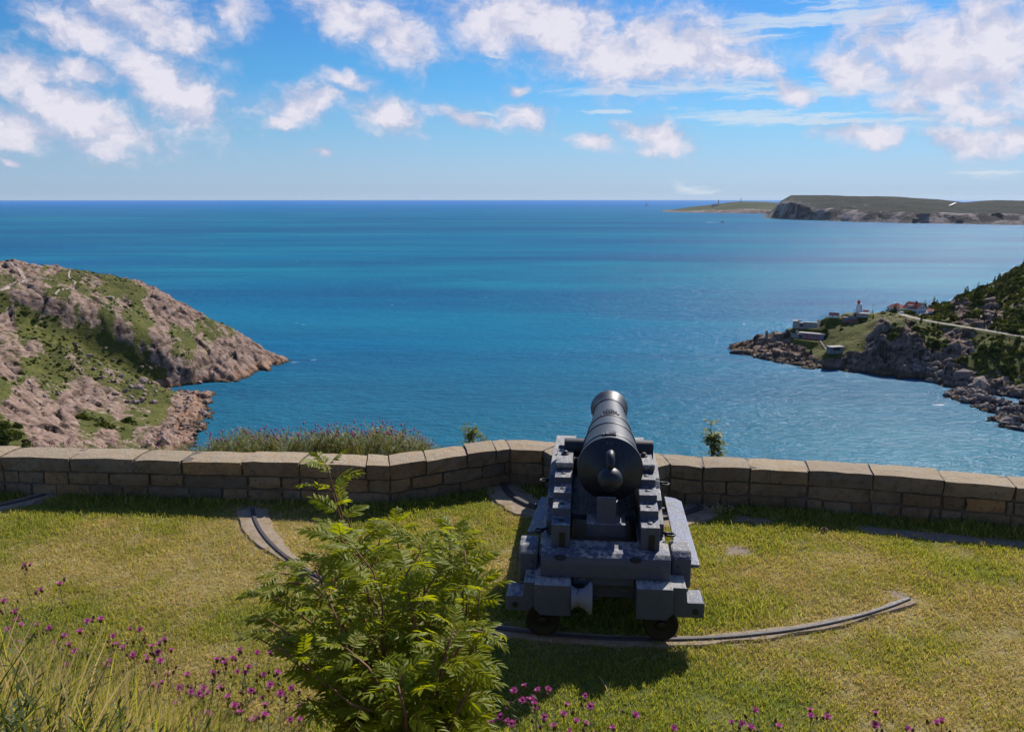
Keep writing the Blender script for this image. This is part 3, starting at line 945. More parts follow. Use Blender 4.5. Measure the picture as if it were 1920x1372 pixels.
RC = np.array([1.39, 13.05]); RR = 5.31
FC = np.array([1.49, 12.51]); FR = 1.63
_p = at_z(0, 951, 0)[:2]; _q = at_z(92, 938, 0)[:2]
LC = np.array([_p[0] - 1.15, _p[1] + 1.35]); LR = float(np.linalg.norm(_p - LC))
BARE = [(at_z(1415, 974, 0), .30, .13), (at_z(1375, 1030, 0), .22, .13), (at_z(1700, 1112, 0), .13, .09)]


def ring_mask(x, y, c, r, w, wob=.05, a0=None, a1=None):
    d = np.hypot(x - c[0], y - c[1]) - r
    ang = np.degrees(np.arctan2(y - c[1], x - c[0]))
    if a0 is not None:
        over = np.maximum(0, np.maximum(a0 - ang, ang - a1)) * math.pi / 180 * r
        d = np.hypot(d, over)
    return np.abs(d) - w + wob * fbm(x * 4, y * 4, seed=55, oct=3)


def ang_of(c, px, py):
    q = at_z(px, py, 0)[:2] - c
    return math.degrees(math.atan2(q[1], q[0]))


RA0, RA1 = ang_of(RC, 474, 957), ang_of(RC, 1706, 1127)
RA0, RA1 = min(RA0, RA1), max(RA0, RA1)
FA0, FA1 = sorted((ang_of(FC, 946, 918), ang_of(FC, 1322, 960)))
if FA1 - FA0 > 180: FA0, FA1 = FA1 - 360, FA0


def pad_width(x):          # rear bed is wide at its left end and thin at the right
    return np.interp(x, [-3.8, -3.2, -2.6, 0, 2, 4.4], [.22, .19, .075, .11, .095, .085])


def no_grass(x, y):
    x = np.asarray(x, float); y = np.asarray(y, float)
    m = ring_mask(x, y, RC, RR, pad_width(x) - .03, .12, RA0 - .6, RA1 + .6)
    ang = np.degrees(np.arctan2(y - FC[1], x - FC[0]))
    m = np.minimum(m, ring_mask(x, y, FC, FR, .30, .09))
    m = np.minimum(m, ring_mask(x, y, LC, LR, .22, .04))
    for (c, a, b) in BARE:
        e = np.hypot((x - c[0]) / a, (y - c[1]) / b) - 1
        m = np.minimum(m, e * min(a, b) + .16 * fbm(x * 5, y * 5, seed=66, oct=3))
    strip = (wall_y(x) - y) - .12
    g = np.abs(strip - .42) - .15 + .05 * fbm(x * 3, y * 3, seed=77)
    m = np.where(x > 4.6, np.minimum(m, g), m)
    return m


def terrace():
    def soil(g):
        p = g.pos()
        at = g.new('ShaderNodeAttribute', attribute_name='dry').outputs['Fac']
        ba = g.new('ShaderNodeAttribute', attribute_name='bare').outputs['Fac']
        n = g.noise(p, 14, 6, .7); n2 = g.noise(p, 60, 3, .7)
        c = g.mix(at, (.12, .145, .028), (.34, .27, .12))
        c = g.mix(g.mr(n, .4, .7, 0, .6), c, (.05, .04, .02))
        grv = g.mix(g.mr(n2, .35, .65), (.17, .13, .10), (.34, .27, .22))
        c = g.mix(g.mr(g.math('ADD', ba, g.mr(n, .3, .7, -.2, .2)), .45, .6), c, grv)
        return dict(color=c, normal=g.bump(g.math('ADD', n, g.math('MULTIPLY', n2, .4)), .8, .02))
    m = pbr('lawn_soil', rough=.95, spec=.1, fn=soil)
    st = .09
    nx = int(19 / st); ny = int(18.5 / st)
    gx, gy = np.meshgrid(np.linspace(-9.5, 9.5, nx), np.linspace(-4, 14.5, ny))
    x = gx.ravel(); y = gy.ravel(); z = ground_z(x, y)
    over = y - (wall_y(x) + WALL_T + .9)
    z = z - .12 * sstep(-.7, -.3, over) - np.maximum(over, 0) * .62
    i = np.arange(nx * ny).reshape(ny, nx)
    Q = np.stack([i[:-1, :-1].ravel(), i[:-1, 1:].ravel(), i[1:, 1:].ravel(), i[1:, :-1].ravel()], 1)
    me = np_mesh('lawn', np.c_[x, y, z], Q, m); me.shade_smooth()
    attr(me, 'dry', dryness(x, y)); attr(me, 'bare', np.clip(.5 - no_grass(x, y) * 5, 0, 1) * (bank_z(x, y) < .01))
    finish(bpy.data.objects.new('lawn', me), None, kind='structure', label='flat grassed gun terrace behind the parapet with the bank in front')
    # slope falling from the parapet to the sea
    xs = np.linspace(-75, 75, 80); ts = np.linspace(0, 1, 60)
    V = []; rk = []
    for t in ts:
        for xx in xs:
            y0 = wall_y(np.clip(xx, -9, 9)) + WALL_T + 1.2
            yy = y0 + t * 118
            zz = -.45 - (yy - y0) * .93 + 3.0 * float(fbm(np.array(xx / 14), np.array(yy / 14), seed=5)) * min(1, t * 10)
            wide = max(0, abs(xx) - 10) * .12
            V.append((xx * (1 + t * .6), yy, zz - wide)); rk.append(.45 + .5 * float(vn(np.array(xx / 9), np.array(yy / 9), seed=4)))
    i = np.arange(80 * 60).reshape(60, 80)
    Q = np.stack([i[:-1, :-1].ravel(), i[:-1, 1:].ravel(), i[1:, 1:].ravel(), i[1:, :-1].ravel()], 1)
    me = np_mesh('hillside', np.array(V), Q, M['land_left']); me.shade_smooth(); attr(me, 'rock', rk)
    finish(bpy.data.objects.new('hillside', me), None, kind='structure', label='steep grassy slope dropping from the parapet to the sea')


terrace()


# ------------------------------------------------------------------ stone parapet
def stone_material():
    def f(g):
        o = g.new('ShaderNodeObjectInfo'); rnd = o.outputs['Random']
        p = g.pos()
        n1 = g.noise(p, 2.2, 5, .65); n2 = g.noise(p, 9, 6, .72); n3 = g.noise(p, 38, 4, .7)
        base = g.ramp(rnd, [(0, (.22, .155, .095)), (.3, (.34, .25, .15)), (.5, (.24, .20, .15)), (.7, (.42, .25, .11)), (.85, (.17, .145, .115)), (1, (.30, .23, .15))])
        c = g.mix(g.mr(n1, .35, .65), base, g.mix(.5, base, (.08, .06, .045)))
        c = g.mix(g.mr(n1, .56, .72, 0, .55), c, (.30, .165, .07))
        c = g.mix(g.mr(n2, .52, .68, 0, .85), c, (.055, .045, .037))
        # upper faces coloured as if sunlit, against darker shaded sides; pale lichen over all
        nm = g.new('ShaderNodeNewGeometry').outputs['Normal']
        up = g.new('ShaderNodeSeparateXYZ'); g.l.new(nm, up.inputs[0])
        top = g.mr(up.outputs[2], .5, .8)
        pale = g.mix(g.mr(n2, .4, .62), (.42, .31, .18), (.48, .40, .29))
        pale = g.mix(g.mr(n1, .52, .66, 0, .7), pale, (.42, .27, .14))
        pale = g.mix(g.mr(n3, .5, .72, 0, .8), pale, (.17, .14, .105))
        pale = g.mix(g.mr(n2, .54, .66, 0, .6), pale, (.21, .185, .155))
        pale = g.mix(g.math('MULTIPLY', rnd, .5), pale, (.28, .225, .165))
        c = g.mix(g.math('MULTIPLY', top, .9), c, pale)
        lich = g.mr(g.math('ADD', g.math('MULTIPLY', n2, .6), g.math('MULTIPLY', n3, .45)), .60, .68, 0, .75)
        c = g.mix(lich, c, (.36, .34, .26))
        h = g.math('ADD', g.math('MULTIPLY', n2, 1.1), g.math('MULTIPLY', n3, .5))
        return dict(color=c, normal=g.bump(h, .9, .03))
    return pbr('sandstone', rough=.92, spec=.2, fn=f)


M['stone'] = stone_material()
M['mortar'] = speckled('mortar', (.12, .10, .08), .3, 12)


def stone_mesh(a, b, b2, a2, z0, z1, seed, rough=.007, nseg=None):
    """hexahedral block on the plan quad a-b (front) b2-a2 (back), lightly worn"""
    a, b, b2, a2 = [np.array(q, float) for q in (a, b, b2, a2)]
    L = np.linalg.norm(b - a); nu = nseg or max(2, min(5, int(L / .16))); nv = 2; nw = 2
    idx = {}; V = []
    r_ = np.random.default_rng(seed)
    def vid(i, j, k):
        key = (i, j, k)
        if key not in idx:
            u, v, w = i / nu, j / nv, k / nw
            f = a + (b - a) * u; bk = a2 + (b2 - a2) * u
            q = f + (bk - f) * v
            z = z0 + (z1 - z0) * w
            c = (a + b + a2 + b2) / 4
            ex = (i in (0, nu)) + (j in (0, nv)) + (k in (0, nw))
            pull = {1: 0, 2: .005, 3: .012}.get(ex, 0) * r_.uniform(.5, 1.6)
            dirv = c - q; n = np.linalg.norm(dirv) + 1e-6
            q = q + dirv / n * pull
            z = z + (pull if k == 0 else -pull if k == nw else 0)
            q = q + r_.normal(0, rough, 2) * (.6 if k == nw else 1); z += r_.normal(0, rough * (.45 if k == nw else .8))
            idx[key] = len(V); V.append((q[0], q[1], z))
        return idx[key]
    Fc = []
    for i in range(nu):
        for k in range(nw):
            Fc.append((vid(i, 0, k), vid(i + 1, 0, k), vid(i + 1, 0, k + 1), vid(i, 0, k + 1)))
            Fc.append((vid(i + 1, nv, k), vid(i, nv, k), vid(i, nv, k + 1), vid(i + 1, nv, k + 1)))
        for j in range(nv):
            Fc.append((vid(i, j, nw), vid(i + 1, j, nw), vid(i + 1, j + 1, nw), vid(i, j + 1, nw)))
    for j in range(nv):
        for k in range(nw):
            Fc.append((vid(0, j + 1, k), vid(0, j, k), vid(0, j, k + 1), vid(0, j + 1, k + 1)))
            Fc.append((vid(nu, j, k), vid(nu, j + 1, k), vid(nu, j + 1, k + 1), vid(nu, j, k + 1)))
    return V, Fc


def parapet():
    wall = empty('parapet_wall', (0, 12, 0), 0, 'low parapet wall of sandstone blocks with broad cap stones, zigzagging behind the cannon', 'wall')
    off = Vector((0, -12, 0))
    P = [np.array(p) for p in FRONT]; B = BACK
    cum = [0]
    for i in range(1, len(P)): cum.append(cum[-1] + np.linalg.norm(P[i] - P[i - 1]))
    def at(s, line, shrink=0):
        i = max(0, min(len(cum) - 2, int(np.searchsorted(cum, s, side='right') - 1)))
        t = (s - cum[i]) / (cum[i + 1] - cum[i]); t = min(1, max(0, t))
        return line[i] * (1 - t) + line[i + 1] * t
    core_f = offset_line(FRONT, .05); core_b = offset_line(FRONT, WALL_T - .05)
    # joints of the cap follow the photograph (px at the front edge), elsewhere even
    caps_px = [(128, 858), (248, 861), (338, 863), (453, 865), (575, 868), (687, 871), (798, 863), (877, 852), (931, 844), (1319, 874), (1407, 876), (1518, 882), (1638, 890), (1771, 900), (1905, 911)]
    def s_of(q):
        best = None
        for i in range(len(P) - 1):
            e = P[i + 1] - P[i]; t = np.clip(((q - P[i]) @ e) / (e @ e), 0, 1); d = np.linalg.norm(P[i] + e * t - q)
            if best is None or d < best[0]: best = (d, cum[i] + t * math.sqrt(e @ e))
        return best[1]
    joints = [s_of(at_z(px, py, .6)[:2]) for px, py in caps_px]
    corners = [cum[i] for i in range(1, len(cum) - 1)]
    tot = cum[-1]
    core = []
    # mortar core
    V = []; Fc = []
    for i in range(len(P)):
        for (q, z) in ((core_f[i], -.3), (core_f[i], .578), (core_b[i], .578), (core_b[i], -.3)): V.append((q[0], q[1] - 12, z))
    for i in range(len(P) - 1):
        for k in range(3): Fc.append((i * 4 + k, i * 4 + 4 + k, i * 4 + 5 + k, i * 4 + 1 + k))
    mesh_obj('mortar_core', V, Fc, M['mortar'], wall)
    def add(s0, s1, z0, z1, name, seed, inset=0.0, gap=.006):
        lf = P if abs(inset) < 1e-6 else offset_line(FRONT, inset)
        q = [at(s0 + gap, lf), at(s1 - gap, lf), at(s1 - gap, B), at(s0 + gap, B)]
        V, Fc = stone_mesh(*q, z0, z1, seed)
        V = [(v[0], v[1] - 12, v[2]) for v in V]
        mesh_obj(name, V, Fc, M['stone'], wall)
    def split(joins, mind, key):
        """stones end at every corner as well"""
        b = sorted(set([0, tot] + list(joins) + list(key)))
        out = [b[0]]
        for v in b[1:]:
            if v - out[-1] > mind or v in key or v == tot: out.append(v)
        return out
    cj = list(joints)
    s = joints[0] - .95
    while s > 0: cj.append(s); s -= .95
    s = joints[-1] + 1.0
    while s < tot: cj.append(s); s += 1.0
    bounds = split(cj, .12, corners)
    rr = random.Random(4)
    for i in range(len(bounds) - 1):
        gap = rr.choice([.003, .004, .007])
        add(bounds[i], bounds[i + 1], .385 + rr.uniform(-.006, .006), .598 + rr.uniform(-.010, .012), 'cap_stone', 100 + i, rr.uniform(-.012, .006) + 1e-4, gap)
    for row, (z0, z1) in enumerate(((.192, .372), (-.12, .174))):
        js = []; s = rr.uniform(.1, .4)
        while s < tot: js.append(s); s += rr.choice([.38, .5, .62, .78, .95])
        bounds = split(js, .16, corners)
        for i in range(len(bounds) - 1):
            add(bounds[i], bounds[i + 1], z0 + rr.uniform(-.008, .008), z1 + rr.uniform(-.004, .006), 'wall_stone', 300 + row * 100 + i, .012 + .008 * row + rr.uniform(-.008, .012), rr.choice([.007, .010, .014]))


parapet()


# ------------------------------------------------------------------ curved iron rails on their beds
def iron_mat():
    def f(g):
        n = g.noise(g.pos(), 25, 4, .65)
        return dict(color=g.mix(g.mr(n, .4, .65), (.04, .045, .06), (.09, .065, .05)), rough=g.mr(n, .3, .7, .55, .75))
    return pbr('rail_iron', spec=.35, metal=0, fn=f)


M['rail'] = iron_mat()


def bed_mat():
    def f(g):
        p = g.pos(); n = g.noise(p, 7, 6, .7); n2 = g.noise(p, 45, 3, .7); v = g.voronoi(p, 2.6, 'DISTANCE_TO_EDGE')
        c = g.mix(g.mr(n, .36, .64), (.27, .205, .14), (.37, .30, .22))
        c = g.mix(g.mr(n2, .45, .75, 0, .5), c, (.22, .18, .15))
        c = g.mix(g.mr(v, 0, .012, .7, 0), c, (.10, .085, .06))
        c = g.mix(g.mr(n, .58, .72, 0, .6), c, (.42, .30, .16))
        return dict(color=c, normal=g.bump(g.math('ADD', n, g.math('MULTIPLY', n2, .5)), .7, .015))
    return pbr('rail_bed_stone', rough=.95, spec=.05, fn=f)


M['bed'] = bed_mat()


def curved_rail(label, c, r, a0, a1, wfun, seed, rail_w=.026, rail_h=.034):
    root = empty('curved_rail', (c[0], c[1], 0), 0, label, 'rail')
    n = max(16, int(abs(a1 - a0) / 1.2))
    A = np.radians(np.linspace(a0, a1, n))
    V = []
    for i, a in enumerate(A):
        w = wfun(c[0] + r * math.cos(a))
        e1 = .05 * float(vn(np.array(i * .35), np.array(seed + .5), seed=3)) + .02 * float(vn(np.array(i * 1.3), np.array(seed + .5), seed=8))
        e2 = .05 * float(vn(np.array(i * .35), np.array(seed + 9.5), seed=4))
        for rr_, z in ((r - w - e1, -.02), (r - w - e1 + .015, .019), (r, .023), (r + w + e2 - .015, .019), (r + w + e2, -.02)):
            V.append((rr_ * math.cos(a), rr_ * math.sin(a), z))
    Fc = [(i * 5 + k, i * 5 + k + 1, i * 5 + 6 + k, i * 5 + 5 + k) for i in range(n - 1) for k in range(4)]
    Fc += [(0, 1, 2, 3, 4), tuple((n - 1) * 5 + k for k in (4, 3, 2, 1, 0))]
    o = mesh_obj('stone_bed', V, Fc, M['bed'], root)
    V = []; n = max(24, int(abs(a1 - a0) / 1.0)); A = np.radians(np.linspace(a0, a1, n))
    for a in A:
        for rr_, z in ((r - rail_w, .01), (r - rail_w, rail_h), (r - rail_w * .7, rail_h + .006), (r + rail_w * .7, rail_h + .006), (r + rail_w, rail_h), (r + rail_w, .01)):
            V.append((rr_ * math.cos(a), rr_ * math.sin(a), z))
    Fc = [(i * 6 + k, i * 6 + k + 1, i * 6 + 7 + k, i * 6 + 6 + k) for i in range(n - 1) for k in range(5)]
    Fc += [(0, 1, 2, 3, 4, 5), tuple((n - 1) * 6 + k for k in (5, 4, 3, 2, 1, 0))]
    mesh_obj('rail_bar', V, Fc, M['rail'], root)
    a = math.radians(a1)
    return root


curved_rail('long curved iron rail set in a pale stone bed, running under the cannon\'s rear wheels', RC, RR, RA0, RA1, pad_width, 1)
curved_rail('short curved iron rail on a broad stone bed at the wall foot behind the cannon', FC, FR, FA0 - 6, FA1 + 4, lambda x: .30, 2, .04, .06)
curved_rail('end of another curved iron rail by the wall at the far left', LC, LR, -78, 12, lambda x: .2, 3)


# ------------------------------------------------------------------ cannon
def paint_mat(name, base, peel, amount=.5):
    def f(g):
        o = g.obj(); p = g.pos()
        n1 = g.noise(o, 4.5, 6, .7); n2 = g.noise(g.mapping(o, scale=(5, 1.2, 5)), 6, 6, .7); n3 = g.noise(o, 26, 5, .75)
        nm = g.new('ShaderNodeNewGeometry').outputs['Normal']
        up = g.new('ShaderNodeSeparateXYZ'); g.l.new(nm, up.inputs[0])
        top = g.mr(up.outputs[2], .4, .9, 0, .16)  # upward faces peel more, painting the sunlit tops' paleness into the colour
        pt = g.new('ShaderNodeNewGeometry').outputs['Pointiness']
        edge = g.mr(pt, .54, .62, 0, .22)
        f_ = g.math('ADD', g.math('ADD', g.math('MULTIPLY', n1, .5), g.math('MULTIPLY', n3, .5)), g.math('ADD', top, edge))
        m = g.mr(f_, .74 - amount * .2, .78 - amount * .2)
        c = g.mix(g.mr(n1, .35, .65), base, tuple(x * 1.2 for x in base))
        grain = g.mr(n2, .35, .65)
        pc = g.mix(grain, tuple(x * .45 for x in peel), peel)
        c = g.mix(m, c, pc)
        cr = g.noise(g.mapping(o, scale=(26, 2.2, 26)), 1.0, 4, .6, .6)
        c = g.mix(g.mr(cr, .66, .70, 0, .85), c, (.02, .02, .022))
        c = g.mix(g.mr(n1, .60, .74, 0, .35), c, (.13, .10, .075))
        h = g.math('ADD', g.math('MULTIPLY', n2, .6), g.math('MULTIPLY', m, -.35))
        return dict(color=c, rough=g.mr(m, 0, 1, .5, .85), normal=g.bump(h, .55, .012))
    return pbr(name, spec=.4, fn=f)


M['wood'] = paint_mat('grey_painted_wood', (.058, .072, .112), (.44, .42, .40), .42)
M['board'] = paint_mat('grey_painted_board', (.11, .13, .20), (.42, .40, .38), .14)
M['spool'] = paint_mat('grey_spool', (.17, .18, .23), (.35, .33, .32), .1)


def gun_mat():
    def f(g):
        n = g.noise(g.obj(), 22, 5, .7); n2 = g.noise(g.obj(), 3, 3, .6)
        return dict(color=g.mix(g.mr(n, .4, .7), (.008, .011, .017), (.019, .023, .032)), rough=g.mr(n2, .3, .7, .42, .56), normal=g.bump(n, .25, .004))
    return pbr('black_gun_paint', spec=.5, fn=f)


M['gun'] = gun_mat()
M['iron'] = pbr('black_iron', (.012, .012, .014), .5, .4)


def cannon():
    """local frame: origin on the ground at the pivot, +y towards the sea, x to the right; u = distance behind the pivot"""
    C0 = empty('cannon', (1.39, 13.05, 0), -R(5.26), 'black iron cannon on a stepped grey wooden carriage and slide, pointing out to sea', 'cannon')
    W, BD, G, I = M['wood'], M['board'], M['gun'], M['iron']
    # ---- slide
    def B(name, v0, v1, u0, u1, z0, z1, mat=W, bev=.012, parent=C0, **kw):
        return box(name, parent, mat, v0, v1, -u1, -u0, z0, z1, bev, 2, **kw)
    for (v0, v1) in ((-.68, -.325), (.305, .655)):
        s = -1 if v0 < 0 else 1
        # rail head: chamfered on its lower outer corner
        xo, xi = (v0, v1) if s < 0 else (v1, v0); c = .06 * (1 if s < 0 else -1)
        prism('slide_rail', C0, W, [(xi, .30), (xi, .62), (xo, .62), (xo, .36), (xo + c, .30)], -5.42, -4.2, 'y', .012)
        B('rail_timber', min(xo, xi) + .03, max(xo, xi) - .03, .9, 4.96, .62, .848, W)
        B('rail_timber', min(xo, xi) + .02, max(xo, xi) - .02, .9, 4.2, .36, .618, W)
    # cross timber: stepped ends
    prism('cross_timber', C0, W, [(-.80, .31), (-.96, .31), (-.965, .45), (-.95, .465), (-.80, .465), (-.785, .615), (-.60, .615), (-.60, .31)], -5.36, -5.06, 'y', .01)
    prism('cross_timber', C0, W, [(.60, .31), (.60, .615), (.785, .615), (.80, .465), (.95, .465), (.965, .45), (.96, .31)], -5.36, -5.06, 'y', .01)
    B('cross_beam', -.62, .62, 4.85, 5.1, .36, .56, W)
    for v in (-.87, .88):
        lathe('timber_bolt', C0, I, [(-.004, .028), (.006, .028), (.01, .02)], 'y', (v, -5.37, .375), 14)
    # transom on top of the rails, rounded upper edge, deeper in the middle
    prism('rear_transom', C0, W, [(-5.235, .625), (-5.235, .76), (-5.215, .825), (-5.16, .86), (-4.85, .86), (-4.85, .625)], -.63, .64, 'x', .008)
    B('transom_lip', -.315, .295, 4.98, 5.20, .53, .622, W)
    for v in (-.44, .30):
        o = lathe('oval_bolt', C0, I, [(-.002, .06), (.008, .055), (.012, .03)], 'z', (0, 0, 0), 18)
        o.location = (v, -5.222, .825); o.rotation_euler = (R(55), 0, 0); o.scale = (1, .5, 1)
    B('shade_plate', -.32, .30, 1.0, 4.84, .60, .64, I, .004)  # dark plate added under the carriage, standing in for shade between the rails
    # hinge blocks at the sides of the rails
    for s in (-1, 1):
        x0, x1 = (-.86, -.67) if s < 0 else (.665, .86)
        prism('side_block', C0, W, [(-5.05, .47), (-5.06, .78), (-4.98, .84), (-4.80, .86), (-4.70, .83), (-4.70, .47)], x0, x1, 'x', .02)
        tube('side_pin', C0, I, [(x0 - .03 if s < 0 else x1 - .02, -4.85, .62), (x0 + .02 if s < 0 else x1 + .04, -4.85, .62)], .022)
        for k in range(3):
            lathe('block_rivet', C0, I, [(-.006, .01), (.004, .008)], 'y', ((-.72 if s < 0 else .73), -5.065, .52 + k * .09), 8)
    # foot boards
    for nm, pts, z0, z1 in (('foot_board', [(.78, -4.64), (.98, -4.66), (1.0, -4.63), (1.0, -2.75), (.93, -2.64), (.80, -2.58)], .515, .55),
                            ('foot_board', [(-.86, -3.92), (-.59, -3.84), (-.59, -2.76), (-.77, -2.74)], .515, .55)):
        prism(nm, C0, BD, pts, z0, z1, 'z', .007)
    for a_, b_ in ((.63, .95), (-.84, -.64)):
        for u in (2.9, 3.7):
            B('board_bracket', a_, b_, u - .03, u + .03, .47, .512, I, .004)
    B('board_bracket', .66, .93, 4.50, 4.56, .47, .512, I, .004)
    # roller at the inner side of the left rail head
    lathe('rope_roller', C0, M['spool'], [(0, .12), (.03, .10), (.07, .085), (.12, .10), (.16, .135), (.175, .152), (.195, .155), (.205, .145), (.207, .02)], 'x', (-.322, -5.36, .47), 32)
    lathe('roller_pin', C0, I, [(0, .025), (.06, .025)], 'x', (-.118, -5.36, .47), 12)
    # wheels: face the rear, roll along the curved rail
    for v in (-.60, .555):
        w = lathe('wheel', C0, I, [(-.05, .05), (-.05, .115), (-.058, .13), (-.058, .162), (-.045, .17), (.045, .17), (.058, .162), (.058, .115), (.05, .05)], 'y', (v, -5.31, .222), 30)
        lathe('hub', w, I, [(-.085, .03), (-.08, .045), (-.05, .05)], 'y', (v, -5.31, .222), 16)
        lathe('hub', w, I, [(.05, .05), (.1, .03)], 'y', (v, -5.31, .222), 16)
        prism('wheel_bracket', C0, I, [(v + .10, .10), (v + .16, .31), (v - .16, .31), (v - .14, .26), (v + .08, .26), (v + .05, .16)], -5.25, -5.20, 'y', .004)
    # front trucks under the slide
    for v in (-.42, .44):
        lathe('wheel', C0, I, [(-.05, .05), (-.05, .15), (.05, .15), (.05, .05)], 'y', (v, -1.75, .21), 24)
    B('front_cross_timber', -.66, .66, 1.5, 1.8, .36, .56, W)
    B('front_transom', -.55, .55, .95, 1.2, .40, .80, W)
    # ---- carriage: two stepped cheeks
    steps = [(5.06, .855), (5.065, 1.10), (4.845, 1.105), (4.84, 1.192), (4.60, 1.197), (4.595, 1.272), (4.345, 1.277), (4.34, 1.355), (4.09, 1.36), (4.085, 1.40), (3.98, 1.42), (3.52, 1.425)]
    notch = [(3.50 - .115 + .115 * math.cos(a), 1.40 - .115 * math.sin(a)) for a in np.linspace(0, math.pi, 9)]
    front = [(3.26, 1.34), (3.0, 1.32), (2.85, 1.26), (2.72, .86)]
    for (v0, v1) in ((-.535, -.35), (.355, .54)):
        prism('cheek', C0, W, [(-u, z) for u, z in steps + notch + front], v0, v1, 'x', .008)
        mid = (v0 + v1) / 2
        # outer strake of each cheek
        s = -1 if v0 < 0 else 1
        xa, xb = (v0 - .07, v0 - .002) if s < 0 else (v1 + .002, v1 + .07)
        prism('cheek_strake', C0, W, [(-u, z) for u, z in ((4.72, .86), (4.70, 1.0), (4.40, 1.06), (4.38, 1.14), (4.12, 1.18), (4.0, 1.26), (3.7, 1.30), (3.0, 1.30), (2.8, .86))], xa, xb, 'x', .01)
        # slot in the rear end and bolt heads on the steps
        B('end_slot', mid - .012, mid + .042, 5.06, 5.075, .87, 1.02, I, .002)
        for u, z in ((4.95, 1.108), (4.72, 1.197), (4.47, 1.278), (4.22, 1.36)):
            lathe('step_bolt', C0, I, [(-.004, .028), (.005, .026), (.008, .012)], 'z', (mid, -u, z), 12)
        lathe('cap_bolt', C0, I, [(0, .045), (.012, .045), (.014, .028), (.035, .026), (.042, .015)], 'z', (mid, -3.72, 1.425), 14)
        lathe('trunnion_chock', C0, W, [(0, .035), (.19, .035)], 'x', (v0, -4.08, 1.41), 12)
        # ring bolts hanging on the outside
        for u, z in ((3.95, 1.20), (4.75, .93)):
            pts = [((xa - .012) if s < 0 else (xb + .012), -u, z)]
            cx = (xa - .065) if s < 0 else (xb + .065)
            ring = [(cx + .045 * math.cos(a), -u + .045 * math.sin(a), z - .02) for a in np.linspace(0, 2 * math.pi, 15)]
            tube('ring_bolt', C0, I, ring, .011, 6)
            tube('ring_eye', C0, I, [((xa + .02) if s < 0 else (xb - .02), -u, z), (cx, -u, z - .01)], .014, 6)
    B('carriage_transom', -.35, .355, 2.85, 3.0, .9, 1.15, W)
    B('carriage_bed', -.35, .355, 3.0, 4.3, .865, .93, W)
    B('carriage_block', -.185, .215, 4.5, 4.78, .865, 1.01, W)
    # elevating wedge under the breech
    prism('quoin_wedge', C0, W, [(-4.76, .99), (-4.745, 1.285), (-4.53, 1.225), (-4.515, 1.09), (-4.2, 1.07), (-4.2, .94), (-4.5, .94)], -.085, .115, 'x', .006)
    # ---- barrel, built along +y from the base ring at s=0
    ax = bpy.data.objects.new('barrel_axis_tmp', None)
    prof = [(-.185, .001), (-.185, .11), (-.18, .125), (-.165, .135), (-.15, .15), (-.115, .215), (-.075, .27), (-.04, .315), (-.022, .335),
            (-.02, .345), (.03, .347), (.05, .34), (.052, .327), (.10, .323), (.20, .321), (.205, .327), (.215, .330), (.225, .327), (.23, .319),
            (.80, .296), (.805, .304), (.82, .307), (.835, .304), (.84, .292), (1.33, .262), (1.335, .270), (1.35, .273), (1.365, .270), (1.37, .258),
            (2.50, .203), (2.505, .213), (2.52, .217), (2.535, .213), (2.54, .203), (2.62, .205), (2.70, .216), (2.78, .237), (2.84, .253), (2.87, .256), (2.90, .250), (2.905, .235), (2.905, .098), (2.3, .095), (2.3, .001)]
    bar = lathe('barrel', C0, G, prof, 'y', (0, 0, 0), 64, caps=False)
    bar.location = (.05, -4.46, 1.503); bar.rotation_euler = (R(-1.2), 0, R(-1.0))
    # knob and the breeching loop above its neck
    lathe('cascabel_knob', bar, G, [(-.50, .001), (-.495, .03), (-.48, .062), (-.455, .092), (-.42, .115), (-.38, .126), (-.34, .122), (-.305, .103), (-.275, .08), (-.25, .072), (-.215, .082), (-.195, .105), (-.18, .13)], 'y', (0, 0, 0), 36, caps=False)
    loop = [(0, -.17, .13), (0, -.20, .20), (0, -.255, .232), (0, -.315, .215), (0, -.355, .16), (0, -.365, .09)]
    V, Fc = tube_verts(loop, [.046, .046, .045, .045, .045, .04], 12)
    mesh_obj('breeching_loop', V, Fc, G, bar, True)
    for s in (-1, 1):
        a, b = (-.525, -.22) if s < 0 else (.22, .50)
        o = lathe('trunnion', bar, G, [(a, .105), (a + .006, .11), (b - .006, .11), (b, .105)], 'x', (0, .98, -.05), 32)
    # vent patch and sight block on the base-ring field
    box('vent_block', bar, G, -.058, .058, .10, .245, .305, .352, .008)
    box('sight_plate', bar, G, -.012, .058, .118, .20, .352, .358, .002)
    box('sight_plate', bar, G, -.085, -.06, .14, .22, .312, .335, .004)
    # raised royal-cypher-like ornament: crown of leaves and crossed scrolls, in relief
    V = []; Fc = []
    def blob(x, y, r, h):
        n = 7; b0 = len(V)
        zz = math.sqrt(max(.01, .262 ** 2 - x * x)) - .004
        for k in range(n):
            a = 2 * math.pi * k / n; xx = x + r * math.cos(a)
            V.append((xx, y + r * 1.3 * math.sin(a), math.sqrt(max(.01, .262 ** 2 - xx * xx)) - .004))
        V.append((x, y, zz + h)); 
        for k in range(n): Fc.append((b0 + k, b0 + (k + 1) % n, b0 + n))
    for i in range(9):
        x = -.088 + .022 * i
        blob(x, 1.46 + .03 * abs(math.sin(i * 1.57)), .012, .016)
        blob(x * .9, 1.53 + .02 * math.cos(i), .011, .018)
    for i in range(6):
        blob(-.075 + .03 * i, 1.60, .012, .014); blob(-.05 + .02 * i, 1.40, .010, .012)
    for q in ((-.1, 1.42), (.1, 1.42), (-.105, 1.49), (.105, 1.49), (0, 1.66), (-.03, 1.65), (.03, 1.65)): blob(q[0], q[1], .014, .014)
    mesh_obj('raised_crest', V, Fc, G, bar, kind='stuff')
    # engraved weight marks above the knob, cut as small pale strokes
    mk = pbr('worn_marks', (.12, .12, .12), .5, .5)
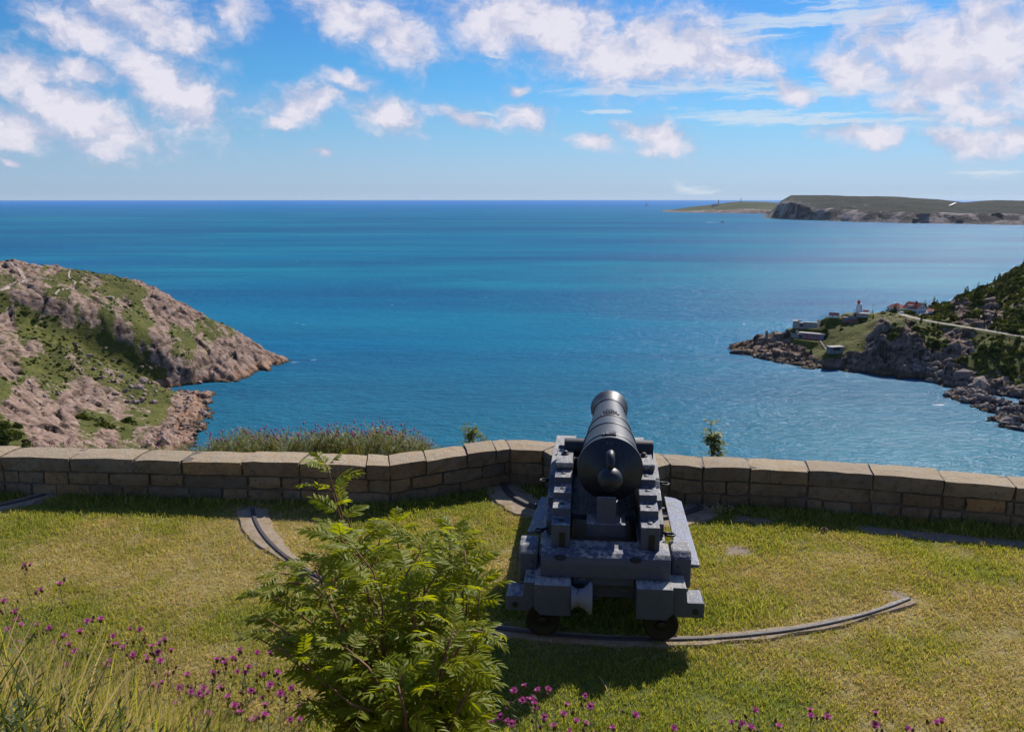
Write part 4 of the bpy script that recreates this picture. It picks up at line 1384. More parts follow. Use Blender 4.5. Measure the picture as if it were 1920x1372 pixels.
    marks = [(-.035, .02, 12), (-.028, .02, -12), (-.002, .02, 20), (.016, .02, -20), (.03, .02, 15)]
    V = []; Fc = []
    for (x, hgt, an) in marks:
        b0 = len(V); dx = math.tan(R(an)) * hgt / 2
        for (xx, q) in ((x - .002 - dx, 0), (x + .002 - dx, 0), (x + .002 + dx, 1), (x - .002 + dx, 1)):
            r = .285 + q * hgt; V.append((xx, -.068 + q * .0115, r))
        Fc.append((b0, b0 + 1, b0 + 2, b0 + 3))
    mesh_obj('weight_marks', V, Fc, mk, bar)


cannon()

# ------------------------------------------------------------------ lawn grass
def blade_mesh(name, n, rad, h0, h1, w, lean, mats, segs=2, seed=0, weights=None, curl=.5):
    r = np.random.default_rng(seed)
    V = []; Fc = []; sh = []; mi = []
    for i in range(n):
        a = r.uniform(0, 2 * math.pi); d = rad * math.sqrt(r.uniform(0, 1))
        bx, by = d * math.cos(a), d * math.sin(a)
        h = r.uniform(h0, h1); la = r.uniform(0, 2 * math.pi); ln = abs(r.normal(0, lean)) + lean * .3
        fa = r.uniform(0, math.pi); wx, wy = math.cos(fa) * w / 2, math.sin(fa) * w / 2
        s = r.uniform(-.5, .5); b0 = len(V)
        for k in range(segs):
            t = k / segs; wt = 1 - .55 * t
            o = ln * h * (t ** (1 + curl)); z = h * t * (1 - .25 * ln * t)
            cx, cy = bx + math.cos(la) * o, by + math.sin(la) * o
            V.append((cx - wx * wt, cy - wy * wt, z)); V.append((cx + wx * wt, cy + wy * wt, z)); sh += [s, s]
        o = ln * h; V.append((bx + math.cos(la) * o, by + math.sin(la) * o, h * (1 - .25 * ln))); sh.append(s)
        m = int(r.choice(len(mats), p=weights))
        for k in range(segs - 1):
            q = b0 + 2 * k; Fc.append((q, q + 1, q + 3)); Fc.append((q, q + 3, q + 2)); mi += [m, m]
        q = b0 + 2 * (segs - 1); Fc.append((q, q + 1, q + 2)); mi.append(m)
    me = np_mesh(name, np.array(V), np.array(Fc), mats)
    me.polygons.foreach_set('material_index', np.array(mi, np.int32))
    attr(me, 'shade', sh)
    return me


G1 = leafmat('grass_green', (.18, .235, .045), (.34, .37, .085), (.54, .54, .18), .5, .6, None, .15)
G2 = leafmat('grass_olive', (.31, .31, .075), (.52, .48, .14), (.68, .60, .24), .46, .6, None, .15)
G3 = leafmat('grass_straw', (.52, .40, .18), (.74, .60, .31), (.84, .75, .48), .42, .6, (1.15, 1.05, .75), .15)


def in_view(x, y, z, m=60):
    u, v = proj(np.c_[x, y, z]); zc = y
    return (u > -m) & (u < 1920 + m) & (v < 1372 + m) & (zc > .2)


def lawn_grass():
    vs_ = []
    for i in range(4): vs_.append(blade_mesh('tuft_g%d' % i, 24, .10, .026, .066, .0085, .55, [G1, G2, G3], 2, 10 + i, [.72, .24, .04]))
    for i in range(4): vs_.append(blade_mesh('tuft_m%d' % i, 24, .10, .024, .060, .0085, .65, [G1, G2, G3], 2, 20 + i, [.30, .48, .22]))
    for i in range(4): vs_.append(blade_mesh('tuft_s%d' % i, 24, .10, .018, .052, .0085, .85, [G1, G2, G3], 2, 30 + i, [.08, .34, .58]))
    N = 46000
    x = rng.uniform(-9.3, 9.3, N); y = rng.uniform(4.2, 13.2, N)
    keep = (y < wall_y(x) + .03) & (no_grass(x, y) > .01 * rng.random(N)) & (bank_z(x, y) < .75) & in_view(x, y, np.zeros(N))
    # keep out of sight-free strip density even
    x, y = x[keep], y[keep]; n = len(x)
    d = dryness(x, y) + rng.normal(0, .16, n)
    cls = np.where(d < .36, 0, np.where(d < .62, 1, 2)); idx = cls * 4 + rng.integers(0, 4, n)
    near_wall = wall_y(x) - y
    s = rng.uniform(.8, 1.25, n) * (1 + 1.1 * (near_wall < .22) * rng.random(n)) * (1 + .25 * vn(x * 1.3, y * 1.3, seed=91))
    edge = np.clip(no_grass(x, y), 0, .15); s *= .75 + edge * 1.8
    z = ground_z(x, y) - .004
    rots = np.c_[rng.normal(0, .08, n), rng.normal(0, .08, n), rng.uniform(0, 6.28, n)]
    scatter('lawn_grass', np.c_[x, y, z], rots, s, idx, vs_, None, kind='stuff', label='short mown grass of the terrace, green with straw-coloured dry patches', cat='grass')
    # thin bits sprouting on the beds and the bare patches
    N = 26000
    x = rng.uniform(-9, 9, N); y = rng.uniform(6, 13, N); m = no_grass(x, y)
    k = (m < .0) & (m > -.11) & (y < wall_y(x)) & (rng.random(N) < .9)
    x, y = x[k], y[k]; n = len(x)
    scatter('bed_weeds', np.c_[x, y, np.full(n, .016)], np.c_[np.zeros((n, 2)), rng.uniform(0, 6, n)], rng.uniform(.3, .85, n) * np.interp(-m[k], [0, .11], [1.1, .35]), rng.integers(8, 12, n), vs_, None, kind='stuff', label='dry grass creeping over the edges of the stone beds', cat='grass')


lawn_grass()


# ------------------------------------------------------------------ long grass and herbs on the bank
def leafy_stem_mesh(name, seed, h=.5, mats=None, n_leaf=16, leaf=.045, w=.010, flower=0, fl_mats=None):
    """one branching herb: thin stem, lance leaves, optional small heads (for the masses behind the wall)"""
    r = np.random.default_rng(seed); V = []; Fc = []; mi = []; sh = []
    def quad(a, b, c, d, m, s=0.0):
        q = len(V); V.extend([a, b, c, d]); Fc.append((q, q + 1, q + 2, q + 3)); mi.append(m); sh.extend([s] * 4)
    stems = [((0, 0, 0), (r.normal(0, .07), r.normal(0, .07), h))]
    for k in range(r.integers(3, 6)):
        t = r.uniform(.35, .8); b = stems[0]
        p0 = tuple(b[0][i] * (1 - t) + b[1][i] * t for i in range(3)); a = r.uniform(0, 6.28); L = h * r.uniform(.25, .5)
        stems.append((p0, (p0[0] + math.cos(a) * L * .5, p0[1] + math.sin(a) * L * .5, p0[2] + L * .85)))
    for (p0, p1) in stems:
        d = .0022
        quad((p0[0] - d, p0[1], p0[2]), (p0[0] + d, p0[1], p0[2]), (p1[0] + d * .6, p1[1], p1[2]), (p1[0] - d * .6, p1[1], p1[2]), 0)
        quad((p0[0], p0[1] - d, p0[2]), (p0[0], p0[1] + d, p0[2]), (p1[0], p1[1] + d * .6, p1[2]), (p1[0], p1[1] - d * .6, p1[2]), 0)
    for k in range(n_leaf):
        p0, p1 = stems[r.integers(0, len(stems))]; t = r.uniform(.05, .95)
        c = np.array(p0) * (1 - t) + np.array(p1) * t; a = r.uniform(0, 6.28); L = leaf * r.uniform(.6, 1.4) * (1.2 - .6 * t)
        up = r.uniform(.1, .9); dv = np.array([math.cos(a), math.sin(a), up]) * L; sv = np.array([-math.sin(a), math.cos(a), 0]) * w * .5
        quad(tuple(c), tuple(c + dv * .45 + sv), tuple(c + dv), tuple(c + dv * .45 - sv), 0, r.uniform(-.5, .5))
    if flower:
        for (p0, p1) in stems:
            if r.random() > flower: continue
            c = np.array(p1); rr_ = .011
            for k in range(6):
                a0, a1 = k * 1.047, (k + 1) * 1.047; m = 1
                quad(tuple(c + (0, 0, -.012)), tuple(c + (rr_ * math.cos(a0), rr_ * math.sin(a0), 0)), tuple(c + (0, 0, .012)), tuple(c + (rr_ * math.cos(a1), rr_ * math.sin(a1), 0)), m)
                quad(tuple(c + (0, 0, .006)), tuple(c + (.02 * math.cos(a0), .02 * math.sin(a0), .022)), tuple(c + (0, 0, .02)), tuple(c + (.02 * math.cos(a1), .02 * math.sin(a1), .022)), 2)
    me = np_mesh(name, np.array(V), np.array(Fc), mats)
    me.polygons.foreach_set('material_index', np.array(mi, np.int32)); attr(me, 'shade', sh)
    return me


HB = leafmat('herb_green', (.075, .10, .022), (.14, .16, .04), (.21, .20, .08), .4, .6)
HB2 = leafmat('herb_grey_green', (.15, .17, .055), (.26, .26, .10), (.38, .34, .17), .4, .6)
M['head_brown'] = pbr('flower_scales', (.11, .055, .03), .7, .3)
PK = leafmat('petal_pink', (.48, .10, .32), (.66, .20, .48), (.80, .36, .66), .45, .6, (1.3, .9, 1.2))
PD = leafmat('petal_pale', (.40, .16, .30), (.55, .28, .45), None, .4, .6, (1.2, 1, 1.1))


def solve_on_bank(px, py, h, t0=2.3, t1=9):
    d = ray(px, py)
    for t in np.linspace(t0, t1, 400):
        p = np.array([0, 0, CAMH]) + d * t
        if p[2] - float(ground_z(p[0], p[1])) <= h: return p
    return p


def bank_plants():
    LG = [blade_mesh('long_%d' % i, 26, .13, .28, .62, .0062, .26, [G1, G2, G3], 5, 50 + i, [.12, .34, .54], 1.1) for i in range(5)]
    SG = [blade_mesh('sedge_%d' % i, 30, .14, .14, .36, .007, .5, [G1, G2, G3], 4, 60 + i, [.40, .40, .20], 1.0) for i in range(4)]
    HM = [leafy_stem_mesh('herb_%d' % i, 70 + i, .42, [HB, M['head_brown'], PK], 46, .036, .008, .16 if i < 2 else 0) for i in range(4)]
    N = 21000
    x = rng.uniform(-4.6, 4.2, N); y = rng.uniform(1.2, 6.4, N); b = bank_z(x, y)
    # how dense: thick at the left, thinning to the right
    dens = sstep(.4, -1.2, x) * 1.0 + .32
    long_here = sstep(-.55, -1.25, x + .3 * (3 - y) + .25 * vn(x * 2, y * 2, seed=5))
    k = (b > .10) & (rng.random(N) < dens)
    x, y, b, lh = x[k], y[k], b[k], long_here[k]; n = len(x)
    u = rng.random(n)
    top = np.where((u < .62) & (lh > rng.random(n)), 0, np.where(u < .72, 1, 2))
    top = np.where((top == 2) & (rng.random(n) < .85 * lh), 0, top)
    idx = np.where(top == 0, rng.integers(0, 5, n), np.where(top == 1, rng.integers(5, 9, n), np.where(y > 2.9, rng.integers(9, 13, n), rng.integers(11, 13, n))))
    s = rng.uniform(.7, 1.15, n) * np.where(top == 0, np.interp(b, [.3, 1.8], [.62, .92]), 1) * np.interp(x, [-2, 1], [1.05, .72]) * np.interp(b, [.1, .9], [.5, 1])
    scatter('bank_grass', np.c_[x, y, ground_z(x, y) - .01], np.c_[rng.normal(0, .12, n), rng.normal(0, .12, n) - .05, rng.uniform(0, 6.28, n)], s, idx, LG + SG + HM, None,
            kind='stuff', label='long straw-coloured grass and leafy herbs on the near bank', cat='grass')
    # short turf filling the bank's edge near the lawn
    N = 9000
    x = rng.uniform(-4.5, 5, N); y = rng.uniform(3, 6.4, N); b = bank_z(x, y); k = (b > .0) & (b < 1.6); x, y = x[k], y[k]; n = len(x)
    scatter('bank_turf', np.c_[x, y, ground_z(x, y) - .01], np.c_[np.zeros((n, 2)), rng.uniform(0, 6.28, n)], rng.uniform(.3, .6, n), rng.integers(0, 4, n), SG, None,
            kind='stuff', label='short rough turf at the foot of the near bank', cat='grass')


bank_plants()


# ---- knapweed: every plant with its heads is a thing of its own
def head_mesh(name, seed, open_=True, dark=False):
    r = np.random.default_rng(seed); V = []; Fc = []; mi = []
    n = 9
    prof = [(-.014, .003), (-.009, .0085), (0, .0105), (.008, .0085), (.012, .006)]
    for (z, q) in prof:
        for k in range(n):
            a = 2 * math.pi * k / n; V.append((q * math.cos(a), q * math.sin(a), z))
    for i in range(len(prof) - 1):
        for k in range(n): Fc.append((i * n + k, i * n + (k + 1) % n, (i + 1) * n + (k + 1) % n, (i + 1) * n + k)); mi.append(0)
    if open_:
        for ring, (L, up, cnt) in enumerate(((.019, .35, 22), (.015, .9, 18), (.010, 2.2, 12))):
            for k in range(cnt):
                a = 2 * math.pi * (k + r.uniform(-.4, .4)) / cnt; q = len(V)
                d = np.array([math.cos(a), math.sin(a), up]); d /= np.linalg.norm(d); s = np.array([-math.sin(a), math.cos(a), 0]) * .0022
                c = np.array([math.cos(a) * .004, math.sin(a) * .004, .009]); LL = L * r.uniform(.8, 1.15)
                V += [tuple(c), tuple(c + d * LL * .7 + s), tuple(c + d * LL), tuple(c + d * LL * .7 - s)]
                Fc.append((q, q + 1, q + 2, q + 3)); mi.append(1)
    else:
        for k in range(7):
            a = 2 * math.pi * k / 7; q = len(V)
            V += [(.004 * math.cos(a), .004 * math.sin(a), .010), (.006 * math.cos(a + .4), .006 * math.sin(a + .4), .016), (.003 * math.cos(a), .003 * math.sin(a), .019), (.004 * math.cos(a + .8), .004 * math.sin(a + .8), .010)]
            Fc.append((q, q + 1, q + 2, q + 3)); mi.append(1)
    me = bpy.data.meshes.new(name); me.from_pydata(V, [], Fc)
    me.materials.append(M['head_brown']); me.materials.append(PK if open_ else (PD if not dark else M['head_brown']))
    me.polygons.foreach_set('material_index', np.array(mi, np.int32)); attr(me, 'shade', r.uniform(-.5, .5, len(V)))
    return me


def knapweeds():
    heads = [head_mesh('knapweed_head_%d' % i, i) for i in range(4)]; buds = [head_mesh('knapweed_bud_%d' % i, 20 + i, False, i % 2 == 0) for i in range(4)]
    left = [(47, 1060), (112, 1095), (78, 1107), (6, 1128), (29, 1148), (32, 1162), (163, 1165), (189, 1163), (262, 1181), (212, 1193), (220, 1209), (231, 1215), (143, 1222), (284, 1213), (296, 1225), (310, 1200), (275, 1238),
            (315, 1265), (351, 1267), (290, 1285), (70, 1172), (94, 1178), (120, 1192), (54, 1195), (15, 1180), (130, 1210), (105, 1205), (250, 1230), (300, 1240), (335, 1290), (200, 1248), (150, 1185)]
    mid = [(451, 1221), (482, 1224), (508, 1225), (436, 1235), (407, 1238), (423, 1243), (506, 1285), (548, 1291), (382, 1291), (375, 1302), (428, 1308), (471, 1296), (450, 1337), (357, 1299), (388, 1341), (360, 1351), (495, 1343), (440, 1325), (415, 1290), (525, 1302), (400, 1262), (460, 1262), (520, 1262), (560, 1325), (330, 1320), (475, 1350), (545, 1350)]
    cen = [(890, 1322), (965, 1297), (1010, 1295), (1027, 1293), (1000, 1312), (980, 1314), (1098, 1305), (1107, 1325), (903, 1333), (868, 1345), (1003, 1320), (960, 1358), (1056, 1340), (1190, 1341), (920, 1356), (1020, 1345), (940, 1345), (1040, 1362), (1080, 1352)]
    rig = [(1390, 1357), (1415, 1332), (1520, 1343), (1551, 1345), (1757, 1356), (1766, 1352), (1262, 1366), (1407, 1365), (1150, 1366), (1640, 1360), (1460, 1362), (1700, 1366)]
    rr = random.Random(12)
    for heads_px, where, grp, hh, cuts in ((left, 'at the lower left corner', 'knapweeds at the lower left', (.30, .52), (1170, 1212)),
                                   (mid, 'beside the rowan bush', 'knapweeds left of the rowan bush', (.28, .5), (1263, 1305)),
                                   (cen, 'before the cannon', 'knapweeds in front of the cannon', (.30, .45), (1315, 1343)),
                                   (rig, 'at the lower right', 'knapweeds at the lower right', (.30, .42), (1345, 1358))):
        rows = {}
        for (px, py) in heads_px:
            rows.setdefault((0 if py < cuts[0] else 1 if py < cuts[1] else 2), []).append((px, py))
        for (px, py) in heads_px:
            ri = 0 if py < cuts[0] else 1 if py < cuts[1] else 2
            lab = ORD[sorted(rows[ri]).index((px, py))] + ' pink knapweed from the left in the ' + ('upper', 'middle', 'bottom')[ri] + ' row ' + where
            h = rr.uniform(*hh)
            P = solve_on_bank(px, py, h)
            gz = float(ground_z(P[0], P[1]))
            bx, by = P[0] + rr.uniform(-.08, .08), P[1] + rr.uniform(-.05, .05); gz = float(ground_z(bx, by))
            root = empty('knapweed', (bx, by, gz), 0, lab, 'flower', grp)
            tip = Vector((P[0] - bx, P[1] - by, P[2] - gz))
            mid_ = tip * .5 + Vector((rr.uniform(-.03, .03), rr.uniform(-.03, .03), .02))
            pts = [Vector((0, 0, -.03)), mid_ * .5, mid_, (mid_ + tip) * .5 + Vector((rr.uniform(-.01, .01), 0, .01)), tip - Vector((0, 0, .012))]
            V, Fc = tube_verts(pts, [.003, .0026, .0022, .002, .002], 4)
            # side branches with buds
            tips = []
            for k in range(rr.choice([1, 2, 3, 3])):
                t = rr.choice([1, 2, 3]); a = rr.uniform(0, 6.28); L = rr.uniform(.05, .13)
                b1 = pts[t] + Vector((math.cos(a) * L * .7, math.sin(a) * L * .7, L * 1.1)); bm_ = (pts[t] + b1) * .5 + Vector((math.cos(a), math.sin(a), -.3)) * .012
                v2, f2 = tube_verts([pts[t], bm_, b1], [.002, .0017, .0016], 4); o = len(V); V += v2; Fc += [tuple(i + o for i in f) for f in f2]; tips.append((b1, (b1 - bm_).normalized()))
            # leaves
            for k in range(12):
                t = rr.uniform(0, 3.2); i = int(t); c = pts[i].lerp(pts[i + 1], t - i); a = rr.uniform(0, 6.28); L = rr.uniform(.03, .075)
                dv = Vector((math.cos(a), math.sin(a), rr.uniform(.2, .9))) * L; sv = Vector((-math.sin(a), math.cos(a), 0)) * .006; q = len(V)
                V += [c, c + dv * .4 + sv, c + dv, c + dv * .4 - sv]; Fc.append((q, q + 1, q + 2, q + 3))
            o = mesh_obj('stem', V, Fc, HB, root); attr(o.data, 'shade', np.full(len(V), rr.uniform(-.4, .4)))
            def put(me, nm, loc, d, s):
                q = bpy.data.objects.new(nm, me); q.location = loc; q.rotation_euler = d.to_track_quat('Z', 'Y').to_euler(); q.scale = (s,) * 3; finish(q, root)
            put(rr.choice(heads), 'flower_head', tip, Vector((rr.uniform(-.5, .5), rr.uniform(-.6, .2), 1)), rr.uniform(1.25, 1.75))
            for (b, d) in tips:
                put(rr.choice(heads) if rr.random() < .22 else rr.choice(buds), 'flower_bud', b, d, rr.uniform(1.0, 1.35))
    # tall grass stalks with seed heads rising over the lawn at the left
    for j, (px, py, h) in enumerate([(8, 1035, .75), (85, 1048, .7), (115, 1115, .6), (140, 1100, .62), (235, 1128, .5), (320, 1120, .55), (250, 1195, .4), (200, 1160, .45), (390, 1190, .35)]):
        P = solve_on_bank(px, py, h); bx, by = P[0] + .03 * (-1) ** j, P[1]; gz = float(ground_z(bx, by))
        root = empty('grass_stalk', (bx, by, gz), 0, ORD[sorted([8, 85, 115, 140, 235, 320, 250, 200, 390]).index(px)] + ' from the left of the thin seed-headed grass stalks at the lower left', 'grass', 'tall seed stalks at the lower left')
        tip = Vector((P[0] - bx, 0, P[2] - gz))
        V, Fc = tube_verts([Vector((0, 0, 0)), tip * .5 + Vector((.01, 0, 0)), tip * .86], [.0016, .0013, .001], 4)
        o = mesh_obj('stalk', V, Fc, G3, root); attr(o.data, 'shade', np.full(len(V), -.2))
        V, Fc = tube_verts([tip * .84, tip * .88, tip * .94, tip], [.001, .0026, .0022, .0005], 5)
        o = mesh_obj('seed_head', V, Fc, M['head_brown'], root)


knapweeds()


# ------------------------------------------------------------------ rowan bush in front of the lawn
M['bark_red'] = speckled('young_bark', (.20, .10, .05), .3, 20)
RW = leafmat('rowan_leaf', (.165, .20, .014), (.30, .31, .020), (.46, .42, .035), .52, .5, (1.9, 1.75, .3), .2)


def frond_mesh(name, seed, L=.17, pairs=6, droop=.5):
    r = np.random.default_rng(seed); V = []; Fc = []; sh = []
    def pt(t):
        return np.array([0, L * t * (1 - .08 * droop * t), L * (.12 * t - droop * .55 * t * t)])
    def leaflet(c, d, side_n, ll, w):
        d = d / np.linalg.norm(d); s = np.cross(d, side_n); s /= np.linalg.norm(s); up = np.cross(s, d); q = len(V); val = r.uniform(-.5, .5)
        prof = [(0, .12), (.22, .8), (.5, 1.0), (.78, .72), (1, .04)]
        for (t, wd) in prof:
            c0 = c + d * ll * t - up * ll * .22 * t * t
            V.append(tuple(c0 - s * w * wd * .5 + up * w * .14 * wd)); V.append(tuple(c0)); V.append(tuple(c0 + s * w * wd * .5 + up * w * .14 * wd)); sh.extend([val] * 3)
        for i in range(len(prof) - 1):
            a = q + i * 3
            Fc.append((a, a + 1, a + 4, a + 3)); Fc.append((a + 1, a + 2, a + 5, a + 4))
    for i in range(pairs):
        t = .22 + .70 * i / (pairs - 1); c = pt(t); tang = pt(min(1, t + .05)) - pt(t - .05); tang /= np.linalg.norm(tang)
        for s in (-1, 1):
            ang = R(62 - 22 * t) + r.normal(0, .09)
            d = tang * math.cos(ang) + np.array([s, 0, 0]) * math.sin(ang) + np.array([0, 0, r.normal(.06, .12)])
            n = np.array([r.normal(0, .22), 0, 1.0]); ll = L * .30 * (.72 + .5 * math.sin(math.pi * (t * .85 + .1))) * r.uniform(.9, 1.1)
            leaflet(c, d, n, ll, ll * .31)
    leaflet(pt(1), pt(1) - pt(.9), np.array([0, 0, 1.0]), L * .27, L * .085)
    nl = len(Fc)
    v2, f2 = tube_verts([Vector(pt(t)) for t in (0, .25, .5, .75, 1)], [.0016, .0014, .0012, .001, .0008], 4, False)
    o = len(V); V += [tuple(v) for v in v2]; Fc += [tuple(i + o for i in f) for f in f2]; sh += [.4] * len(v2)
    me = bpy.data.meshes.new(name); me.from_pydata([tuple(map(float, v)) for v in V], [], Fc); me.materials.append(RW); me.materials.append(M['bark_red'])
    mi = np.zeros(len(Fc), np.int32); mi[nl:] = 1; me.polygons.foreach_set('material_index', mi); attr(me, 'shade', sh)
    return me


def rowan():
    root_p = np.array([-.36, 2.75]); gz = float(ground_z(*root_p))
    root = empty('rowan_bush', (root_p[0], root_p[1], gz), 0, 'leafy young rowan bush with feathery yellow-green leaves in front of the lawn', 'bush')
    org = Vector((root_p[0], root_p[1], gz))
    rr = random.Random(5)
    fr = [frond_mesh('rowan_leaf_%d' % i, i, .138 + .010 * (i % 3), 6 + i % 3, .35 + .18 * (i % 4)) for i in range(10)]
    st = [  # stems as pixels with depth (Y)
        [(735, 1372, 2.75), (700, 1230, 3.0), (672, 1110, 3.15), (650, 1030, 3.2), (640, 960, 3.22), (622, 905, 3.22), (614, 876, 3.22)],
        [(745, 1372, 2.8), (752, 1230, 3.1), (757, 1110, 3.25), (748, 1030, 3.3), (740, 985, 3.3)],
        [(770, 1372, 2.8), (800, 1240, 3.0), (828, 1130, 3.1), (842, 1050, 3.15), (846, 995, 3.15)],
        [(800, 1372, 2.8), (850, 1230, 2.9), (868, 1140, 3.0), (868, 1070, 3.0), (864, 1020, 3.05)],
        [(720, 1372, 2.75), (650, 1250, 2.8), (600, 1180, 2.85), (545, 1140, 2.9), (505, 1115, 2.95)],
        [(720, 1340, 2.75), (660, 1200, 2.95), (610, 1120, 3.05), (570, 1080, 3.1), (530, 1075, 3.1)],
        [(740, 1372, 2.7), (700, 1200, 2.75), (690, 1110, 2.8), (672, 1050, 2.85), (640, 1010, 2.9)],
        [(780, 1372, 2.7), (790, 1230, 2.65), (770, 1130, 2.7), (760, 1080, 2.75), (790, 1030, 2.8)],
        [(810, 1372, 2.7), (860, 1290, 2.7), (885, 1220, 2.75), (895, 1150, 2.8), (900, 1110, 2.8)],
        [(700, 1372, 2.6), (650, 1310, 2.55), (610, 1260, 2.55), (575, 1215, 2.6)],
        [(740, 1372, 2.5), (720, 1300, 2.4), (690, 1250, 2.4), (650, 1215, 2.45)],
        [(800, 1372, 2.5), (820, 1300, 2.45), (830, 1240, 2.45), (850, 1180, 2.5)],
        [(760, 1372, 2.9), (720, 1250, 3.1), (705, 1150, 3.2), (700, 1075, 3.25), (712, 1010, 3.3)],
        [(735, 1372, 2.6), (640, 1290, 2.6), (590, 1230, 2.65), (530, 1180, 2.7), (500, 1160, 2.75)],
        [(790, 1372, 2.9), (800, 1200, 3.1), (795, 1110, 3.15), (800, 1050, 3.2)],
        [(740, 1372, 2.5), (680, 1270, 2.55), (640, 1180, 2.6), (610, 1110, 2.7), (590, 1060, 2.8)],
        [(790, 1372, 2.55), (840, 1250, 2.55), (880, 1180, 2.6), (905, 1185, 2.62)],
        [(700, 1420, 2.5), (660, 1360, 2.4), (620, 1330, 2.35)], [(820, 1420, 2.5), (850, 1350, 2.4), (880, 1290, 2.45)],
        [(760, 1420, 2.4), (760, 1340, 2.3), (745, 1280, 2.3)]]
    extra = []
    for j, s in enumerate(st):
        for m_ in range(1 if j % 2 else 2):
            ox, oy, od = rr.uniform(-38, 30), rr.uniform(10, 60), rr.uniform(-.22, .22)
            extra.append([(min(x + ox * min(1, i / 2) + (6 if i else 0), 893), y + oy * min(1, i / 2) * (1.6 if m_ else 1), Y + od * min(1, i / 2)) for i, (x, y, Y) in enumerate(s)])
    n0 = len(st); st = st + extra
    k = 0; golden = 2.4
    for s in st:
        P = [Vector(at_y(*q)) - org for q in s]
        if s[0][1] < 1400: P = [Vector((rr.uniform(-.06, .06), rr.uniform(-.05, .05), -.05))] + P
        n = len(P)
        tube('stem', root, M['bark_red'], P, [max(.0018, .0062 * (1 - i / n) + .0014) for i in range(n)], 6)
        # resample and hang the compound leaves
        L = [0]
        for i in range(1, n): L.append(L[-1] + (P[i] - P[i - 1]).length)
        d = .30 if s[0][1] < 1400 else .10
        d = min(d, L[-1] * .35); a = rr.uniform(0, 6.28)
        while d < L[-1] + 1e-4:
            i = max(j for j in range(n - 1) if L[j] <= d + 1e-9); t = (d - L[i]) / max(1e-6, L[i + 1] - L[i]); p = P[i].lerp(P[i + 1], min(1, t))
            ax = (P[i + 1] - P[i]).normalized(); a += golden + rr.uniform(-.3, .3)
            out = Vector((math.cos(a), math.sin(a), 0)); frac = d / L[-1]
            el = .15 + .5 * frac
            dirv = (out * math.cos(el) + ax * math.sin(el)).normalized()
            rotq = dirv.to_track_quat('Y', 'Z')
            tip_ = org + p + dirv * .13
            tu, tv = proj(np.array([tip_])); tu, tv = float(tu[0]), float(tv[0])
            si = st.index(s)
            if tu < np.interp(tv, [900, 1060, 1180, 1260, 1372], [560, 500, 465, 560, 600]) or tu > 928 or (tv < 985 and si >= n0 and tu < 700):
                d += .04; continue
            o = bpy.data.objects.new('leaf', fr[k % len(fr)]); k += 1
            o.location = p; o.rotation_euler = (rotq.to_matrix() @ Matrix.Rotation(rr.uniform(-.5, .5), 3, 'Y')).to_euler(); sc_ = rr.uniform(.85, 1.2) * (.8 if frac > .9 else 1.0); o.scale = (sc_,) * 3
            finish(o, root)
            d += rr.uniform(.033, .050) * (.75 if frac > .85 else 1)
        # crown of the shoot
        for q in range(3 if st.index(s) < n0 else 1):
            a += 2.1; ax = (P[-1] - P[-2]).normalized(); dirv = (Vector((math.cos(a), math.sin(a), 0)) * .75 + ax * .75).normalized()
            o = bpy.data.objects.new('leaf', fr[k % len(fr)]); k += 1; o.location = P[-1]; o.rotation_euler = dirv.to_track_quat('Y', 'Z').to_euler(); sc_ = rr.uniform(.55, .8); o.scale = (sc_,) * 3; finish(o, root)
    bpy.context.view_layer.update()
    lv = [o for o in root.children if o.name.startswith('leaf')]
    lv.sort(key=lambda o: (Vector((0, 0, CAMH)) - (org + o.location)).length)
    V = []; Fc = []; mi = []; sh = []
    for o in lv[298:]:
        me = o.data; n = len(me.vertices); co = np.zeros(n * 3, np.float32); me.vertices.foreach_get('co', co); co = co.reshape(-1, 3)
        T = np.array(o.rotation_euler.to_matrix()) * o.scale[0]; b = len(V)
        V.extend((co @ T.T + np.array(o.location)).tolist())
        for p in me.polygons: Fc.append([i + b for i in p.vertices]); mi.append(p.material_index)
        a = np.zeros(n, np.float32); me.attributes['shade'].data.foreach_get('value', a); sh.extend(a.tolist())
        bpy.data.objects.remove(o)
    me = bpy.data.meshes.new('foliage'); me.from_pydata(V, [], Fc); me.materials.append(RW); me.materials.append(M['bark_red'])
    me.polygons.foreach_set('material_index', np.array(mi, np.int32)); attr(me, 'shade', sh)
    finish(bpy.data.objects.new('foliage', me), root, kind='stuff')


rowan()


